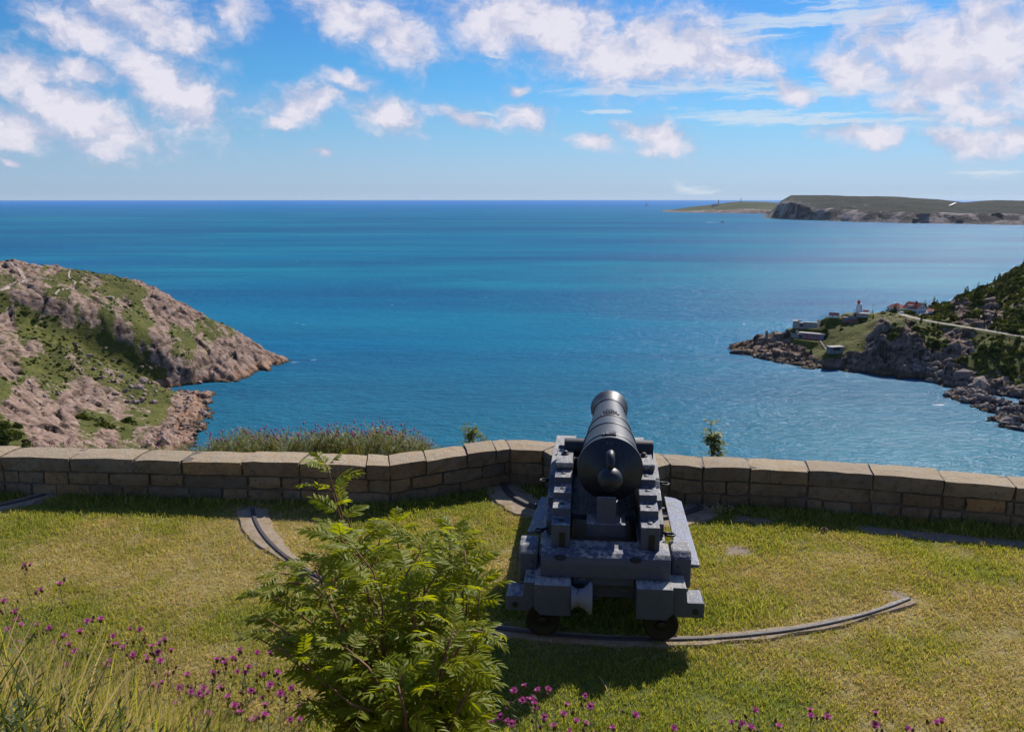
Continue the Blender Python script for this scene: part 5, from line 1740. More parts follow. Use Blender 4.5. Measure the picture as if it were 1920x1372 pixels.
# ------------------------------------------------------------------ plants beyond the wall
def small_shrub(px, py_top, Y, width, label, seed, mat, base_z=-.2, leaf=.05):
    P = at_y(px, py_top, Y); H = P[2] - base_z
    root = empty('shrub', (P[0], Y, base_z), 0, label, 'shrub')
    rr = random.Random(seed); V = []; Fc = []; LV = []; LF = []; sh = []
    for s in range(5):
        a = rr.uniform(0, 6.28); sp = rr.uniform(.15, .5) * width * .5; hh = H * rr.uniform(.72, 1)
        pts = [Vector((0, 0, 0)), Vector((math.cos(a) * sp * .3, math.sin(a) * sp * .3, hh * .4)), Vector((math.cos(a) * sp * .8, math.sin(a) * sp * .8, hh * .75)), Vector((math.cos(a) * sp, math.sin(a) * sp, hh))]
        v, f = tube_verts(pts, [.012, .009, .006, .003], 5); o = len(V); V += v; Fc += [tuple(i + o for i in q) for q in f]
        for b in range(16):
            t = rr.uniform(.9, 3); i = min(2, int(t)); c = pts[i].lerp(pts[i + 1], t - i); a2 = rr.uniform(0, 6.28); L = rr.uniform(.05, .17) * width * 2
            e = c + Vector((math.cos(a2) * L, math.sin(a2) * L, rr.uniform(.1, .6) * L)); v, f = tube_verts([c, e], [.003, .0015], 3); o = len(V); V += v; Fc += [tuple(i_ + o for i_ in q) for q in f]
            for m in range(9):
                cc = c.lerp(e, rr.uniform(.35, 1.05)) + Vector((rr.gauss(0, .018), rr.gauss(0, .018), rr.gauss(0, .018))); a3 = rr.uniform(0, 6.28); ll = leaf * rr.uniform(.6, 1.2)
                d = Vector((math.cos(a3), math.sin(a3), rr.uniform(-.5, .7))).normalized() * ll; sd = d.cross(Vector((0, 0, 1))).normalized() * ll * .24; q = len(LV)
                LV += [cc, cc + d * .5 + sd, cc + d, cc + d * .5 - sd]; LF.append((q, q + 1, q + 2, q + 3)); sh += [rr.uniform(-.5, .5)] * 4
    mesh_obj('stem', V, Fc, M['bark_red'], root)
    o = mesh_obj('foliage', LV, LF, mat, root); o['kind'] = 'stuff'; attr(o.data, 'shade', sh)


SH = leafmat('shrub_leaf', (.16, .19, .025), (.27, .28, .04), (.38, .36, .06), .5, .5, None, .2)
small_shrub(1343, 784, 12.75, .46, 'small upright shrub rising above the wall right of the cannon', 3, SH, -.2, .085)
small_shrub(884, 797, 13.3, .42, 'low leafy shrub peeping over the wall left of the cannon', 4, SH, -.2, .07)
small_shrub(905, 808, 13.2, .3, 'smaller clump of leaves beside the low shrub over the wall', 8, SH)


def behind_wall():
    vs_ = [leafy_stem_mesh('bw_%d' % i, 200 + i, .7, [HB2, M['head_brown'], PK], 64, .055, .010, .17) for i in range(5)]
    vs_ += [leafy_stem_mesh('bwg_%d' % i, 210 + i, .6, [HB2, M['head_brown'], PK], 80, .06, .011, .0) for i in range(3)]
    vs_ += [blade_mesh('bwl_%d' % i, 24, .12, .3, .6, .005, .35, [G1, G2, G3], 4, 220 + i, [.3, .4, .3], 1.0) for i in range(2)]
    xs, ys, zs, ss, ids = [], [], [], [], []
    prof = [(90, 836), (200, 834), (300, 832), (385, 826), (430, 812), (480, 806), (520, 812), (560, 808), (600, 806), (640, 806), (680, 800), (715, 797), (745, 803), (775, 812), (800, 826), (830, 836), (850, 844)]
    pp = np.array(prof, float)
    for i in range(1500):
        px = rng.uniform(60, 850); row = np.interp(px, pp[:, 0], pp[:, 1]); Y = rng.uniform(12.75, 14.1)
        if px < 380 and rng.random() < .45: continue
        top = at_y(px, row + abs(rng.normal(0, 9)) + (rng.random() < .6) * rng.uniform(0, 30) - 5, Y)
        if Y < wall_y(top[0]) + WALL_T + .12: continue
        base = -.15; h = top[2] - base
        k = rng.random(); idx = rng.integers(0, 5) if k < .5 else (rng.integers(5, 8) if k < .72 else rng.integers(8, 10))
        hh = .74 if idx < 5 else .64
        xs.append(top[0]); ys.append(Y); ss.append(min(1.6, h / hh)); zs.append(top[2] - min(1.6, h / hh) * hh); ids.append(idx)
    n = len(xs)
    scatter('wild_flowers', np.c_[xs, ys, zs], np.c_[np.zeros((n, 2)), rng.uniform(0, 6.28, n)], ss, ids, vs_, None, kind='stuff', label='band of pink-flowered knapweed and weeds growing behind the wall', cat='flowers')
    N = 5200
    x = rng.uniform(-9.4, 9.4, N); over = rng.uniform(.1, 1.6, N); y = wall_y(x) + WALL_T + over
    z = -.16 - np.maximum(0, over - .9) * .62
    scatter('slope_grass', np.c_[x, y, z], np.c_[np.zeros((N, 2)), rng.uniform(0, 6.28, N)], rng.uniform(.5, .95, N), rng.integers(8, 10, N), vs_, None, kind='stuff', label='rough grass at the top of the slope behind the wall', cat='grass')
    # a tuft of weeds at the foot of the wall by the inner rail
    for (px, py, lab) in ((925, 912, 'bright green weed tuft at the wall foot, left end of the short curved rail'), (1345, 962, 'small brown weed tuft at the wall foot right of the cannon')):
        P = at_z(px, py, 0); V = []; Fc = []; rr = random.Random(px); sh = []
        for i in range(90):
            a = rr.uniform(0, 6.28); d = rr.uniform(0, .2); c = Vector((d * math.cos(a) * 1.5, d * math.sin(a) * .5, rr.uniform(.01, .10))); a2 = rr.uniform(0, 6.28); l = rr.uniform(.03, .06)
            dv = Vector((math.cos(a2), math.sin(a2), rr.uniform(.1, 1))) * l; sv = Vector((-math.sin(a2), math.cos(a2), 0)) * .009; q = len(V)
            V += [c, c + dv * .5 + sv, c + dv, c + dv * .5 - sv]; Fc.append((q, q + 1, q + 2, q + 3)); sh += [rr.uniform(0, .5)] * 4
        o = mesh_obj('weed_tuft', V, Fc, G1 if px < 1000 else G3, None, label=lab, cat='weed', kind='stuff'); o.location = P; attr(o.data, 'shade', sh)


behind_wall()


# small litter on the lawn
def litter():
    P = at_z(1545, 994, .02)
    V = [(-.06, 0, 0), (-.02, .04, .03), (.05, .02, .02), (.06, -.02, 0), (0, -.03, .025), (.01, .005, .05)]
    o = mesh_obj('dead_leaf', V, [(0, 4, 5), (0, 5, 1), (1, 5, 2), (2, 5, 3), (3, 5, 4)], M['head_brown'], None, label='curled brown dead leaf lying on the lawn near the right wall', cat='leaf'); o.location = P
    a, b = at_z(1121, 1265, .02), at_z(1148, 1322, .02)
    tube('dry_stalk', None, G3, [a, (a + b) / 2 + np.array([0, 0, .05]), b + np.array([0, 0, .02])], [.004, .005, .003], 5, label='pale dry stalk lying in the cannon\'s shadow', cat='stalk')
    a, b = at_z(1165, 1250, .01), at_z(1213, 1232, .01)
    tube('bent_stalk', None, G3, [a, (a + b) / 2 + np.array([0, .01, .03]), b], [.0022, .0025, .002], 5, label='thin bent straw at the right edge of the cannon\'s shadow', cat='stalk')
    for me in (bpy.data.objects['dry_stalk'].data, bpy.data.objects['bent_stalk'].data): attr(me, 'shade', np.full(len(me.vertices), .4))


litter()
# ------------------------------------------------------------------ the point across the water: road, paths, scrub, boulders
def draped(name, px_pts, h, hit, width, mat, lift, label, n=40, world=None):
    P = world if world is not None else [hit(*q) for q in px_pts]
    P = [Vector(p) for p in P if p is not None]
    if len(P) < 2: print('no path', name); return
    L = [0]
    for a, b in zip(P[:-1], P[1:]): L.append(L[-1] + (b - a).length)
    pts = []
    for s in np.linspace(0, L[-1], n):
        i = min(len(P) - 2, int(np.searchsorted(L, s, side='right') - 1)); t = (s - L[i]) / max(1e-6, L[i + 1] - L[i]); pts.append(P[i].lerp(P[i + 1], t))
    V = []
    for i, p in enumerate(pts):
        t = pts[min(i + 1, n - 1)] - pts[max(0, i - 1)]; t.z = 0; t.normalize(); s = Vector((-t.y, t.x, 0)) * width / 2
        for k in (-1, -.33, .33, 1):
            q = p + s * k * (1 + .15 * math.sin(i * 1.9 + k)); z = h(q.x, q.y)
            V.append((q.x, q.y, (z if z is not None else p.z) + lift))
    # thickness: skirt below the surface
    Fc = [(i * 4 + k, i * 4 + k + 1, i * 4 + 5 + k, i * 4 + 4 + k) for i in range(n - 1) for k in range(3)]
    return mesh_obj(name, V, Fc, mat, None, label=label, kind='structure')


draped('road', None, hR, hitR, 4.6, M['road'], .22, 'pale road climbing past the houses along the right hill', 70, ROAD)
draped('path', [(1533, 633), (1540, 643), (1549, 655)], hR, hitR, .9, M['path'], .3, 'thin pale footpath down the grass between the bunkers', 20)
draped('path', [(22, 493), (36, 506), (42, 516), (50, 526), (36, 532), (18, 541), (0, 546)], hL, hitL, 2.2, M['path'], .3, 'worn pale trail over the top of the left headland', 50)
draped('path', [(48, 527), (72, 521), (98, 526)], hL, hitL, 1.4, M['path'], .3, 'side branch of the pale trail on the left headland', 24)
draped('path', [(131, 508), (129, 520), (142, 529), (120, 543), (104, 553)], hL, hitL, 1.0, M['path'], .3, 'narrow pale trail winding down the left headland', 40)


def bush_blob(name, seed, cone=False, n=150, mat=None):
    r = np.random.default_rng(seed); V = []; Fc = []; sh = []
    for i in range(n):
        if cone:
            t = r.uniform(0, 1); rad = .34 * (1 - t) + .02; a = r.uniform(0, 6.28); q = r.uniform(.4, 1) ** .5
            c = np.array([math.cos(a) * rad * q, math.sin(a) * rad * q, t * 1.5 + .05]); sz = .17 * (1.15 - t)
        else:
            d = r.normal(0, 1, 3); d /= np.linalg.norm(d); d[2] = abs(d[2]); q = r.uniform(.55, 1) ** .5
            bump_ = 1 + .25 * math.sin(3 * math.atan2(d[1], d[0]) + seed)
            c = d * q * np.array([.6 * bump_, .6 * bump_, .55]); sz = .17
        u = r.normal(0, 1, 3); u /= np.linalg.norm(u); v = np.cross(u, r.normal(0, 1, 3)); v /= np.linalg.norm(v); s = sz * r.uniform(.6, 1.3)
        b = len(V); V += [tuple(c + u * s), tuple(c - u * s * .5 + v * s * .8), tuple(c - u * s * .5 - v * s * .8)]; Fc.append((b, b + 1, b + 2)); sh += [r.uniform(-.5, .5)] * 3
    me = np_mesh(name, np.array(V), np.array(Fc), mat); attr(me, 'shade', sh)
    return me


SC1 = leafmat('scrub_dark', (.036, .056, .013), (.070, .090, .020), (.11, .12, .03), .25, .7, None, .1)
SC2 = leafmat('scrub_olive', (.078, .10, .018), (.13, .14, .03), (.18, .17, .045), .3, .7, None, .1)


def inside(poly, x, y):
    c = np.zeros(x.shape, bool); n = len(poly)
    for i in range(n):
        x1, y1 = poly[i]; x2, y2 = poly[(i + 1) % n]
        m = ((y1 > y) != (y2 > y)) & (x < (x2 - x1) * (y - y1) / (y2 - y1 + 1e-12) + x1); c ^= m
    return c


def scrub():
    vs_ = [bush_blob('sb%d' % i, i, False, 150, SC1) for i in range(4)] + [bush_blob('so%d' % i, 10 + i, False, 150, SC2) for i in range(4)] + [bush_blob('sc%d' % i, 20 + i, True, 160, SC1) for i in range(2)]
    def do(data, nm, label, regions, n, seed, coning=.12, maskmax=.42, lo=.15):
        V, rk, u, v = data; r = np.random.default_rng(seed)
        ids = r.integers(0, len(V), n * 6)
        P = V[ids]; uu, vv = proj(P); k = (P[:, 2] > SEA + 5) & (rk[ids] < maskmax)
        dens = np.zeros(len(ids))
        for poly, d, sz in regions: dens = np.where(inside(poly, uu, vv), d, dens)
        size = np.ones(len(ids))
        for poly, d, sz in regions: size = np.where(inside(poly, uu, vv), sz, size)
        clump = fbm(P[:, 0] / 16, P[:, 1] / 16, seed=seed, oct=3)
        k &= r.random(len(ids)) < dens * (lo + 2.4 * np.clip(clump, 0, 1))
        P = P[k][:n]; size = size[k][:n]; m = len(P); clump = clump[k][:n]
        if nm == 'hill_scrub':
            keep = np.ones(m, bool)
            for a, b in zip(ROAD[:-1], ROAD[1:]):
                a_ = np.array(a); b_ = np.array(b); e = b_[:2] - a_[:2]; t = np.clip(((P[:, 0] - a_[0]) * e[0] + (P[:, 1] - a_[1]) * e[1]) / (e @ e), 0, 1)
                keep &= np.hypot(P[:, 0] - a_[0] - t * e[0], P[:, 1] - a_[1] - t * e[1]) > 4.2
            P = P[keep]; size = size[keep]; clump = clump[keep]; m = len(P)
        q = r.random(m); idx = np.where(q < coning, r.integers(8, 10, m), np.where(r.random(m) < .55 + clump, r.integers(0, 4, m), r.integers(4, 8, m)))
        scatter(nm, P + np.array([0, 0, -.3]), np.c_[np.zeros((m, 2)), r.uniform(0, 6.28, m)], np.exp(r.normal(.55, .4, m)) * size, idx, vs_, None, kind='stuff', label=label, cat='scrub')
        print(nm, m)
    do(dataR, 'hill_scrub', 'dark bushes and low spruce scrub covering the right hill',
       [([(1640, 560), (2300, 300), (2300, 900), (1700, 720)], .85, 1.0), ([(1740, 560), (1990, 430), (1990, 640), (1760, 604)], 1.0, 1.15), ([(1500, 600), (1640, 590), (1640, 665), (1500, 680)], .08, .5), ([(1640, 580), (1700, 590), (1740, 612), (1660, 620)], .25, .6)], 8500, 3, .16, .62, .55)
    do(dataL, 'headland_scrub', 'low dark juniper and heath scrub scattered over the left headland',
       [([(-200, 480), (560, 480), (560, 860), (-200, 860)], .55, .42), ([(-100, 560), (120, 580), (330, 720), (330, 760), (100, 730), (-100, 690)], .9, .55), ([(-100, 800), (30, 790), (60, 840), (-100, 850)], 1, 1.1), ([(140, 780), (300, 790), (280, 812), (160, 800)], .9, .8), ([(190, 540), (330, 600), (360, 660), (300, 640), (200, 580)], .5, .6)], 4200, 5, .0, .5, .5)
    # separate spruces standing on the skyline of the hill
    for i, (px, py, hgt) in enumerate([(1907, 512, 5.5), (1893, 521, 4.2), (1885, 529, 5), (1868, 538, 3.6), (1858, 545, 4.6), (1838, 556, 3.4), (1822, 560, 4), (1802, 564, 5), (1793, 565, 3.8), (1916, 507, 4.4)]):
        P = None
        for dy in range(0, 26, 2):
            P = hitR(px, py + dy)
            if P is not None and P.z > SEA + 6: break
        if P is None: continue
        root = empty('spruce_tree', tuple(P), 0, 'small dark spruce on the skyline of the right hill, ' + ORD[[8, 7, 6, 5, 4, 3, 2, 1, 0, 9][i]] + ' from the left', 'tree', 'spruces on the hill skyline')
        o = bpy.data.objects.new('crown', vs_[8 + i % 2]); o.scale = (hgt * .62,) * 2 + (hgt * .66,); finish(o, root)
        tube('trunk', root, M['pole_wood'], [(0, 0, -.5), (0, 0, hgt * .6)], [.12, .05], 5)


scrub()


def rock_mesh(name, seed, mat):
    bm = bmesh.new(); bmesh.ops.create_icosphere(bm, subdivisions=1, radius=.5)
    r = random.Random(seed)
    ax = [Vector((r.gauss(0, 1), r.gauss(0, 1), r.gauss(0, 1))).normalized() for _ in range(7)]; dd = [r.uniform(.27, .42) for _ in ax]
    for v in bm.verts:
        for a, d in zip(ax, dd):
            t = v.co.dot(a)
            if t > d: v.co -= a * (t - d)
        v.co.x *= 1.5; v.co.z *= .75
    me = bpy.data.meshes.new(name); bm.to_mesh(me); bm.free(); me.materials.append(mat); return me


def rock_mat(name, a, b):
    def f(g):
        rnd = g.new('ShaderNodeObjectInfo').outputs['Random']; n = g.noise(g.pos(), .9, 4, .65)
        c = g.mix(rnd, a, b); c = g.mix(g.mr(n, .45, .7, 0, .7), c, tuple(x * .4 for x in a))
        sp = g.new('ShaderNodeSeparateXYZ'); g.l.new(g.pos(), sp.inputs[0])
        c = g.mix(g.mr(sp.outputs[2], SEA + .3, SEA + 1.3, 1, 0), c, (.03, .025, .018))
        return dict(color=c, normal=g.bump(n, .6, .3))
    return pbr(name, rough=.95, spec=.1, fn=f)


def boulders():
    for nm, data, poly_l, n, mats, lab, hh, up in (
        ('boulder_rubble', dataR, [([(1720, 700), (1760, 690), (1930, 735), (1930, 815), (1860, 800), (1730, 735)], 1, 1.0), ([(1380, 655), (1720, 695), (1720, 716), (1380, 672)], .35, .6), ([(1700, 660), (1800, 690), (1760, 730), (1700, 720)], .5, 1.0)], 1500,
         ((.17, .14, .125), (.36, .29, .25)), 'broken boulders heaped along the rocky right shore', hR, 0),
        ('headland_boulders', dataL, [([(330, 720), (450, 690), (440, 760), (380, 845), (250, 850), (330, 780)], .5, .8), ([(0, 640), (300, 640), (330, 740), (100, 770), (0, 760)], .10, .8), ([(160, 500), (380, 560), (330, 620), (160, 560)], .07, .6), ([(200, 700), (290, 700), (290, 760), (200, 750)], .35, 1.0)], 900,
         ((.24, .17, .14), (.42, .32, .27)), 'loose pink boulders on the slopes and shore of the left headland', hL, 0)):
        V, rk, u, v = data; r = np.random.default_rng(len(nm)); ids = r.integers(0, len(V), n * 25); P = V[ids]; uu, vv = proj(P)
        dens = np.zeros(len(ids)); sz = np.ones(len(ids))
        for poly, d, s in poly_l:
            m = inside(poly, uu, vv); dens = np.where(m, d, dens); sz = np.where(m, s, sz)
        k = (r.random(len(ids)) < dens) & (P[:, 2] > SEA - .5); P = P[k][:n]; sz = sz[k][:n]; m = len(P)
        rm = rock_mat(nm, *mats); vs_ = [rock_mesh(nm + str(i), i, rm) for i in range(6)]
        scatter(nm, P, np.c_[r.normal(0, .5, m), r.normal(0, .5, m), r.uniform(0, 6.28, m)], np.exp(r.normal(.35, .5, m)) * sz * 1.25, r.integers(0, 6, m), vs_, None, kind='stuff', label=lab, cat='rocks')
        print(nm, m)


boulders()


# ------------------------------------------------------------------ buildings on the point
def gable_roof(name, parent, mat, x0, x1, y0, y1, z, h, over=.35, th=.16):
    """ridge along x"""
    ym = (y0 + y1) / 2; V = []; Fc = []
    k = h / ((y1 - y0) / 2)
    a = [(y0 - over, z - over * k), (ym, z + h), (y1 + over, z - over * k)]
    for x in (x0 - over, x1 + over):
        for (y, zz) in a: V.append((x, y, zz))
        for (y, zz) in a: V.append((x, y, zz + th))
    Fc = [(0, 1, 7, 6), (1, 2, 8, 7), (3, 9, 10, 4), (4, 10, 11, 5), (0, 6, 9, 3), (2, 5, 11, 8), (0, 3, 4, 1), (1, 4, 5, 2), (6, 7, 10, 9), (7, 8, 11, 10)]
    return mesh_obj(name, V, Fc, mat, parent)


def gable_walls(name, parent, mat, x0, x1, y0, y1, z0, z1, h):
    ym = (y0 + y1) / 2
    prof = [(y0, z0), (y1, z0), (y1, z1), (ym, z1 + h - .02), (y0, z1)]
    return prism(name, parent, mat, prof, x0, x1, 'x', 0)


def hip_roof(name, parent, mat, x0, x1, y0, y1, z, h, over=.4):
    x0 -= over; x1 += over; y0 -= over; y1 += over; ym = (y0 + y1) / 2; d = (y1 - y0) / 2 * .9
    V = [(x0, y0, z), (x1, y0, z), (x1, y1, z), (x0, y1, z), (x0 + d, ym, z + h), (x1 - d, ym, z + h)]
    return mesh_obj(name, V, [(0, 1, 5, 4), (1, 2, 5), (2, 3, 4, 5), (3, 0, 4), (3, 2, 1, 0)], mat, parent)


def win(parent, side, c, z, w, h, wall, name='window'):
    """window: frame proud of the wall, dark glass inside. side: 'y-' or 'x+' """
    if side == 'y-':
        f = box(name, parent, M['white_wall'], c - w / 2 - .08, c + w / 2 + .08, wall - .06, wall - .002, z - .08, z + h + .08, 0)
        box('pane', f, M['glass_dark'], c - w / 2, c + w / 2, wall - .075, wall - .062, z, z + h, 0)
    else:
        f = box(name, parent, M['white_wall'], wall + .002, wall + .06, c - w / 2 - .08, c + w / 2 + .08, z - .08, z + h + .08, 0)
        box('pane', f, M['glass_dark'], wall + .062, wall + .075, c - w / 2, c + w / 2, z, z + h, 0)


def gpos(px, py, Y=None):
    P = hitR(px, py)
    return P


def buildings():
    W_, RF = M['white_wall'], M['red_roof']
    # keeper's house: gable end to the right, long side to the left
    P = Vector(cp(1714, 590, 566)); P.z = hR(P.x, P.y) or P.z
    rz = R(-64)
    H = empty('keepers_house', (P.x, P.y, P.z - .3), rz, 'large white two-storey house with red gabled roof, dormer and chimney on the point', 'house')
    gable_walls('wall', H, W_, -5.6, 5.6, -4.4, 4.4, 0, 4.6, 3.5)
    gable_roof('roof', H, RF, -5.6, 5.6, -4.4, 4.4, 4.6, 3.55)
    rf = bpy.data.objects['roof']
    box('chimney', rf, M['red_roof'], .6, 1.5, -.35, .45, 7.7, 9.2, .02)
    d = box('dormer', H, W_, -2.6, .9, -4.15, -1.6, 5.2, 6.5, 0)
    box('dormer_roof', d, RF, -2.9, 1.2, -4.4, -1.2, 6.5, 6.65, 0)
    for c in (-2.0, -.8, .4): win(d, 'y-', c, 5.45, .8, .8, -4.15, 'dormer_window')
    for c, w in ((-4.4, .8), (-3.2, .8), (-1.6, .9), (-.6, .9), (3.4, 1.0), (4.6, .8)): win(H, 'y-', c, 1.7, w, 1.3, -4.4)
    box('porch_door', H, M['glass_dark'], 1.2, 2.1, -4.47, -4.402, .4, 2.5, 0)
    box('porch', H, RF, .9, 2.5, -5.3, -4.48, 2.75, 2.9, 0)
    for c in (-2.4, 0, 2.4): win(H, 'x+', c, 1.8, .8, 1.3, 5.6)
    for c in (-.9, 1.0): win(H, 'x+', c, 4.7, .7, 1.1, 5.6)
    L = empty('house_annex', H.matrix_basis @ Vector((5.8, 7.8, 0)), rz, 'small white lean-to with red roof at the rear corner of the large house', 'house')
    box('wall', L, W_, -3, 3, -2.2, 2.2, 0, 3.0, 0); hip_roof('roof', L, RF, -3, 3, -2.2, 2.2, 3.0, 1.3)
    # hip-roofed house
    P = Vector(cp(1681, 585, 585)); z = hR(P.x, P.y) or P.z
    B_ = empty('white_cottage', (P.x, P.y, z - .3), R(-58), 'low white cottage with a red hipped roof left of the large house', 'house')
    box('wall', B_, W_, -4.8, 4.8, -3.8, 3.8, 0, 3.3, 0); hip_roof('roof', B_, RF, -4.8, 4.8, -3.8, 3.8, 3.3, 2.7)
    for c in (-3.6, -1.6, .6, 2.6): win(B_, 'y-', c, 1.2, .9, 1.2, -3.8)
    for c in (-2, 1.4): win(B_, 'x+', c, 1.2, .9, 1.2, 4.8)
    # lighthouse
    P = Vector(cp(1609, 584, 578)); z = hR(P.x, P.y) or P.z
    T = empty('lighthouse', (P.x, P.y, z + .8), 0, 'small white tapered lighthouse with red lantern roof on the rocky point', 'lighthouse')
    def octo(name, parent, mat, prof): return lathe(name, parent, mat, prof, 'z', n=8, smooth=False)
    octo('base', T, M['concrete'], [(-2.5, 3.2), (0, 3.1)])
    octo('tower', T, W_, [(.002, 2.25), (5.6, 1.35)])
    octo('gallery', T, W_, [(5.602, 1.4), (5.75, 1.95), (6.0, 1.95)])
    for k in range(8):
        a = k * math.pi / 4; tube('railing', T, M['red_paint'], [(1.85 * math.cos(a), 1.85 * math.sin(a), 6.0), (1.85 * math.cos(a), 1.85 * math.sin(a), 6.9)], .05, 4)
    tube('rail_ring', T, M['red_paint'], [(1.85 * math.cos(a), 1.85 * math.sin(a), 6.9) for a in np.linspace(0, 2 * math.pi, 9)], .06, 4)
    octo('lantern', T, M['glass_dark'], [(6.002, 1.0), (7.4, 1.0)])
    octo('lantern_base', T, M['red_paint'], [(6.003, 1.12), (6.55, 1.12)])
    octo('lantern_roof', T, M['red_paint'], [(7.402, 1.35), (8.1, .35), (8.35, .28), (8.55, .05)])
    tube('vane', T, M['red_paint'], [(0, 0, 8.5), (0, 0, 9.3)], .06, 4)
    box('door', T, M['red_paint'], 1.55, 2.15, -1.3, -.5, 0, 2.0, 0)
    box('red_stripe', T, M['red_paint'], 1.25, 1.75, -1.35, -.75, 2.3, 5.2, 0)
    # old stone battery round the lighthouse and the red-roofed store
    P = Vector(cp(1618, 592, 570)); z = hR(P.x, P.y) or P.z
    A = empty('battery_store', (P.x, P.y, z - .3), R(-22), 'low concrete store with a flat top below the lighthouse', 'building')
    box('wall', A, M['concrete'], -4.2, 3.4, -1.8, 1.8, 0, 2.6, .05); box('roof_slab', A, M['concrete'], -4.6, 3.8, -2.2, 2.2, 2.602, 2.9, .03)
    P = Vector(cp(1594, 592, 571)); z = hR(P.x, P.y) or P.z
    A = empty('red_battery', (P.x, P.y, z - .3), R(-18), 'dark stone battery wall with red painted sloping panels left of the store', 'building')
    box('wall', A, M['concrete_dark'], -4.6, 4.4, -1.2, 2.0, 0, 3.4, .1)
    prism('red_panel', A, M['red_paint'], [(-3.9, .6), (-.2, .9), (3.9, 2.4), (3.9, 1.2), (.3, .3), (-3.9, .25)], -1.3, -1.202, 'y', 0)
    box('parapet_block', A, M['concrete_dark'], -1.0, 1.6, .0, 2.0, 3.402, 4.6, .1); box('parapet_block', A, M['concrete'], 2.0, 5.6, .2, 2.2, 3.402, 3.9, .05)
    P = Vector(cp(1623, 586, 575)); z = hR(P.x, P.y) or P.z
    A = empty('red_shed', (P.x, P.y, z), R(-18), 'tiny white hut with red trim right beside the lighthouse foot', 'shed')
    box('wall', A, W_, -1.6, 1.6, -1, 1, 0, 1.9, 0); gable_roof('roof', A, M['red_paint'], -1.6, 1.6, -1, 1, 1.9, .7, .2, .1)
    # white shed with red roof at the cliff edge
    P = Vector(cp(1564, 594.5, 577)); z = hR(P.x, P.y) or P.z
    A = empty('white_shed', (P.x, P.y, z - .2), R(-32), 'little white shed with a red roof above the bunkers', 'shed')
    gable_walls('wall', A, W_, -3.1, 2.9, -1.7, 1.7, 0, 2.1, 1.2); gable_roof('roof', A, RF, -3.1, 2.9, -1.7, 1.7, 2.1, 1.25, .25, .12)
    box('door', A, M['glass_dark'], 2.902, 2.95, -.5, .4, 0, 1.8, 0); win(A, 'y-', -.6, .8, .7, .7, -1.7)
    for k in range(7):
        x = -8.4 + k * .75
        if k == 0: fen = empty('fence', (P.x, P.y, z), R(-18), 'thin wire fence running left from the white shed', 'fence')
        tube('fence_post', fen, M['pole_wood'], [(x, -1, -.8), (x, -1, 1.7)], .06, 4)
    tube('wire', fen, M['pole_wood'], [(-8.4, -1, 1.5), (-3.9, -1, 1.5)], .03, 3); tube('wire', fen, M['pole_wood'], [(-8.4, -1, .8), (-3.9, -1, .8)], .03, 3)
    # upper gun emplacement
    P = Vector(cp(1510, 617, 581)); z = hR(P.x, P.y) or P.z
    A = empty('upper_bunker', (P.x, P.y, z - .4), R(-20), 'grey concrete gun emplacement with open top on the tip of the point', 'bunker')
    C_ = M['concrete']
    box('wall', A, C_, -8.3, -4.2, -2.4, 2.6, 0, 5.0, .08); box('roof_slab', A, C_, -8.5, -3.9, -2.7, 2.9, 5.002, 5.35, .05)
    box('roof_slab', A, M['concrete_dark'], -5.2, -2.6, -1.6, 2.2, 5.36, 6.0, .1)
    box('wall', A, M['concrete_dark'], -4.198, -1.4, -.6, 2.6, 0, 3.9, .05); box('wall', A, C_, -4.1, 7.6, -2.4, -1.9, 0, 1.5, .05)
    box('wall', A, C_, -1.398, 7.8, .4, 2.8, 0, 4.0, .06); box('roof_slab', A, C_, -1.6, 8.0, .2, 3.0, 4.002, 4.5, .04)
    box('opening', A, M['black_metal'], -3.6, -1.9, -.64, -.602, 1.0, 3.0, 0)
    # stairs climbing from the emplacement
    P = Vector(cp(1533, 616, 577)); z = hR(P.x, P.y) or P.z
    A = empty('concrete_stairs', (P.x, P.y, z - .2), R(-20), 'pale concrete stairs climbing right of the upper bunker', 'stairs')
    for k in range(9): box('step', A, C_, .16 * k - .6, .16 * k + .6, k * .9, k * .9 + .88, -1, .45 * k + .3, 0)
    # long graffiti bunker in front
    P = Vector(cp(1521, 634, 568)); z = hR(P.x, P.y) or P.z
    A = empty('graffiti_bunker', (P.x, P.y, z - .5), R(-33), 'long grey bunker with blocky red graffiti across its front wall', 'bunker')
    gr = speckled('bluish_concrete', (.25, .27, .31), .25, .5)
    box('wall', A, gr, -8.0, 8.4, -1.8, 2.2, 0, 4.0, .05); box('roof_slab', A, C_, -8.4, 8.9, -2.3, 2.6, 4.002, 4.5, .06)
    box('wall', A, C_, -13.0, -8.5, -1.4, 1.6, 0, 2.7, .05); box('roof_slab', A, C_, -13.4, -8.42, -1.8, 2.0, 2.702, 3.05, .05); box('tower', A, C_, -10.4, -9.2, -.4, .8, 3.052, 5.2, .05)
    box('opening', A, M['black_metal'], -7.6, -5.4, -1.84, -1.802, 1.1, 2.6, 0)
    try:
        fc = bpy.data.curves.new('graffiti', 'FONT'); fc.body = 'TECSTI'; fc.size = 3.9; fc.extrude = .02; fc.offset = .10
        fo = bpy.data.objects.new('graffiti', fc); COL.objects.link(fo); bpy.context.view_layer.update()
        dg = bpy.context.evaluated_depsgraph_get(); me = bpy.data.meshes.new_from_object(fo.evaluated_get(dg)); bpy.data.objects.remove(fo)
        me.materials.clear(); me.materials.append(M['red_paint'])
        o = bpy.data.objects.new('graffiti', me); o.rotation_euler = (R(90), 0, 0); o.location = (-5.2, -1.83, .75); finish(o, A, 'red block-letter graffiti')
        w_ = o.dimensions.x or 1; o.scale = (.92, .92, 1)
    except Exception as e: print('graffiti', e)
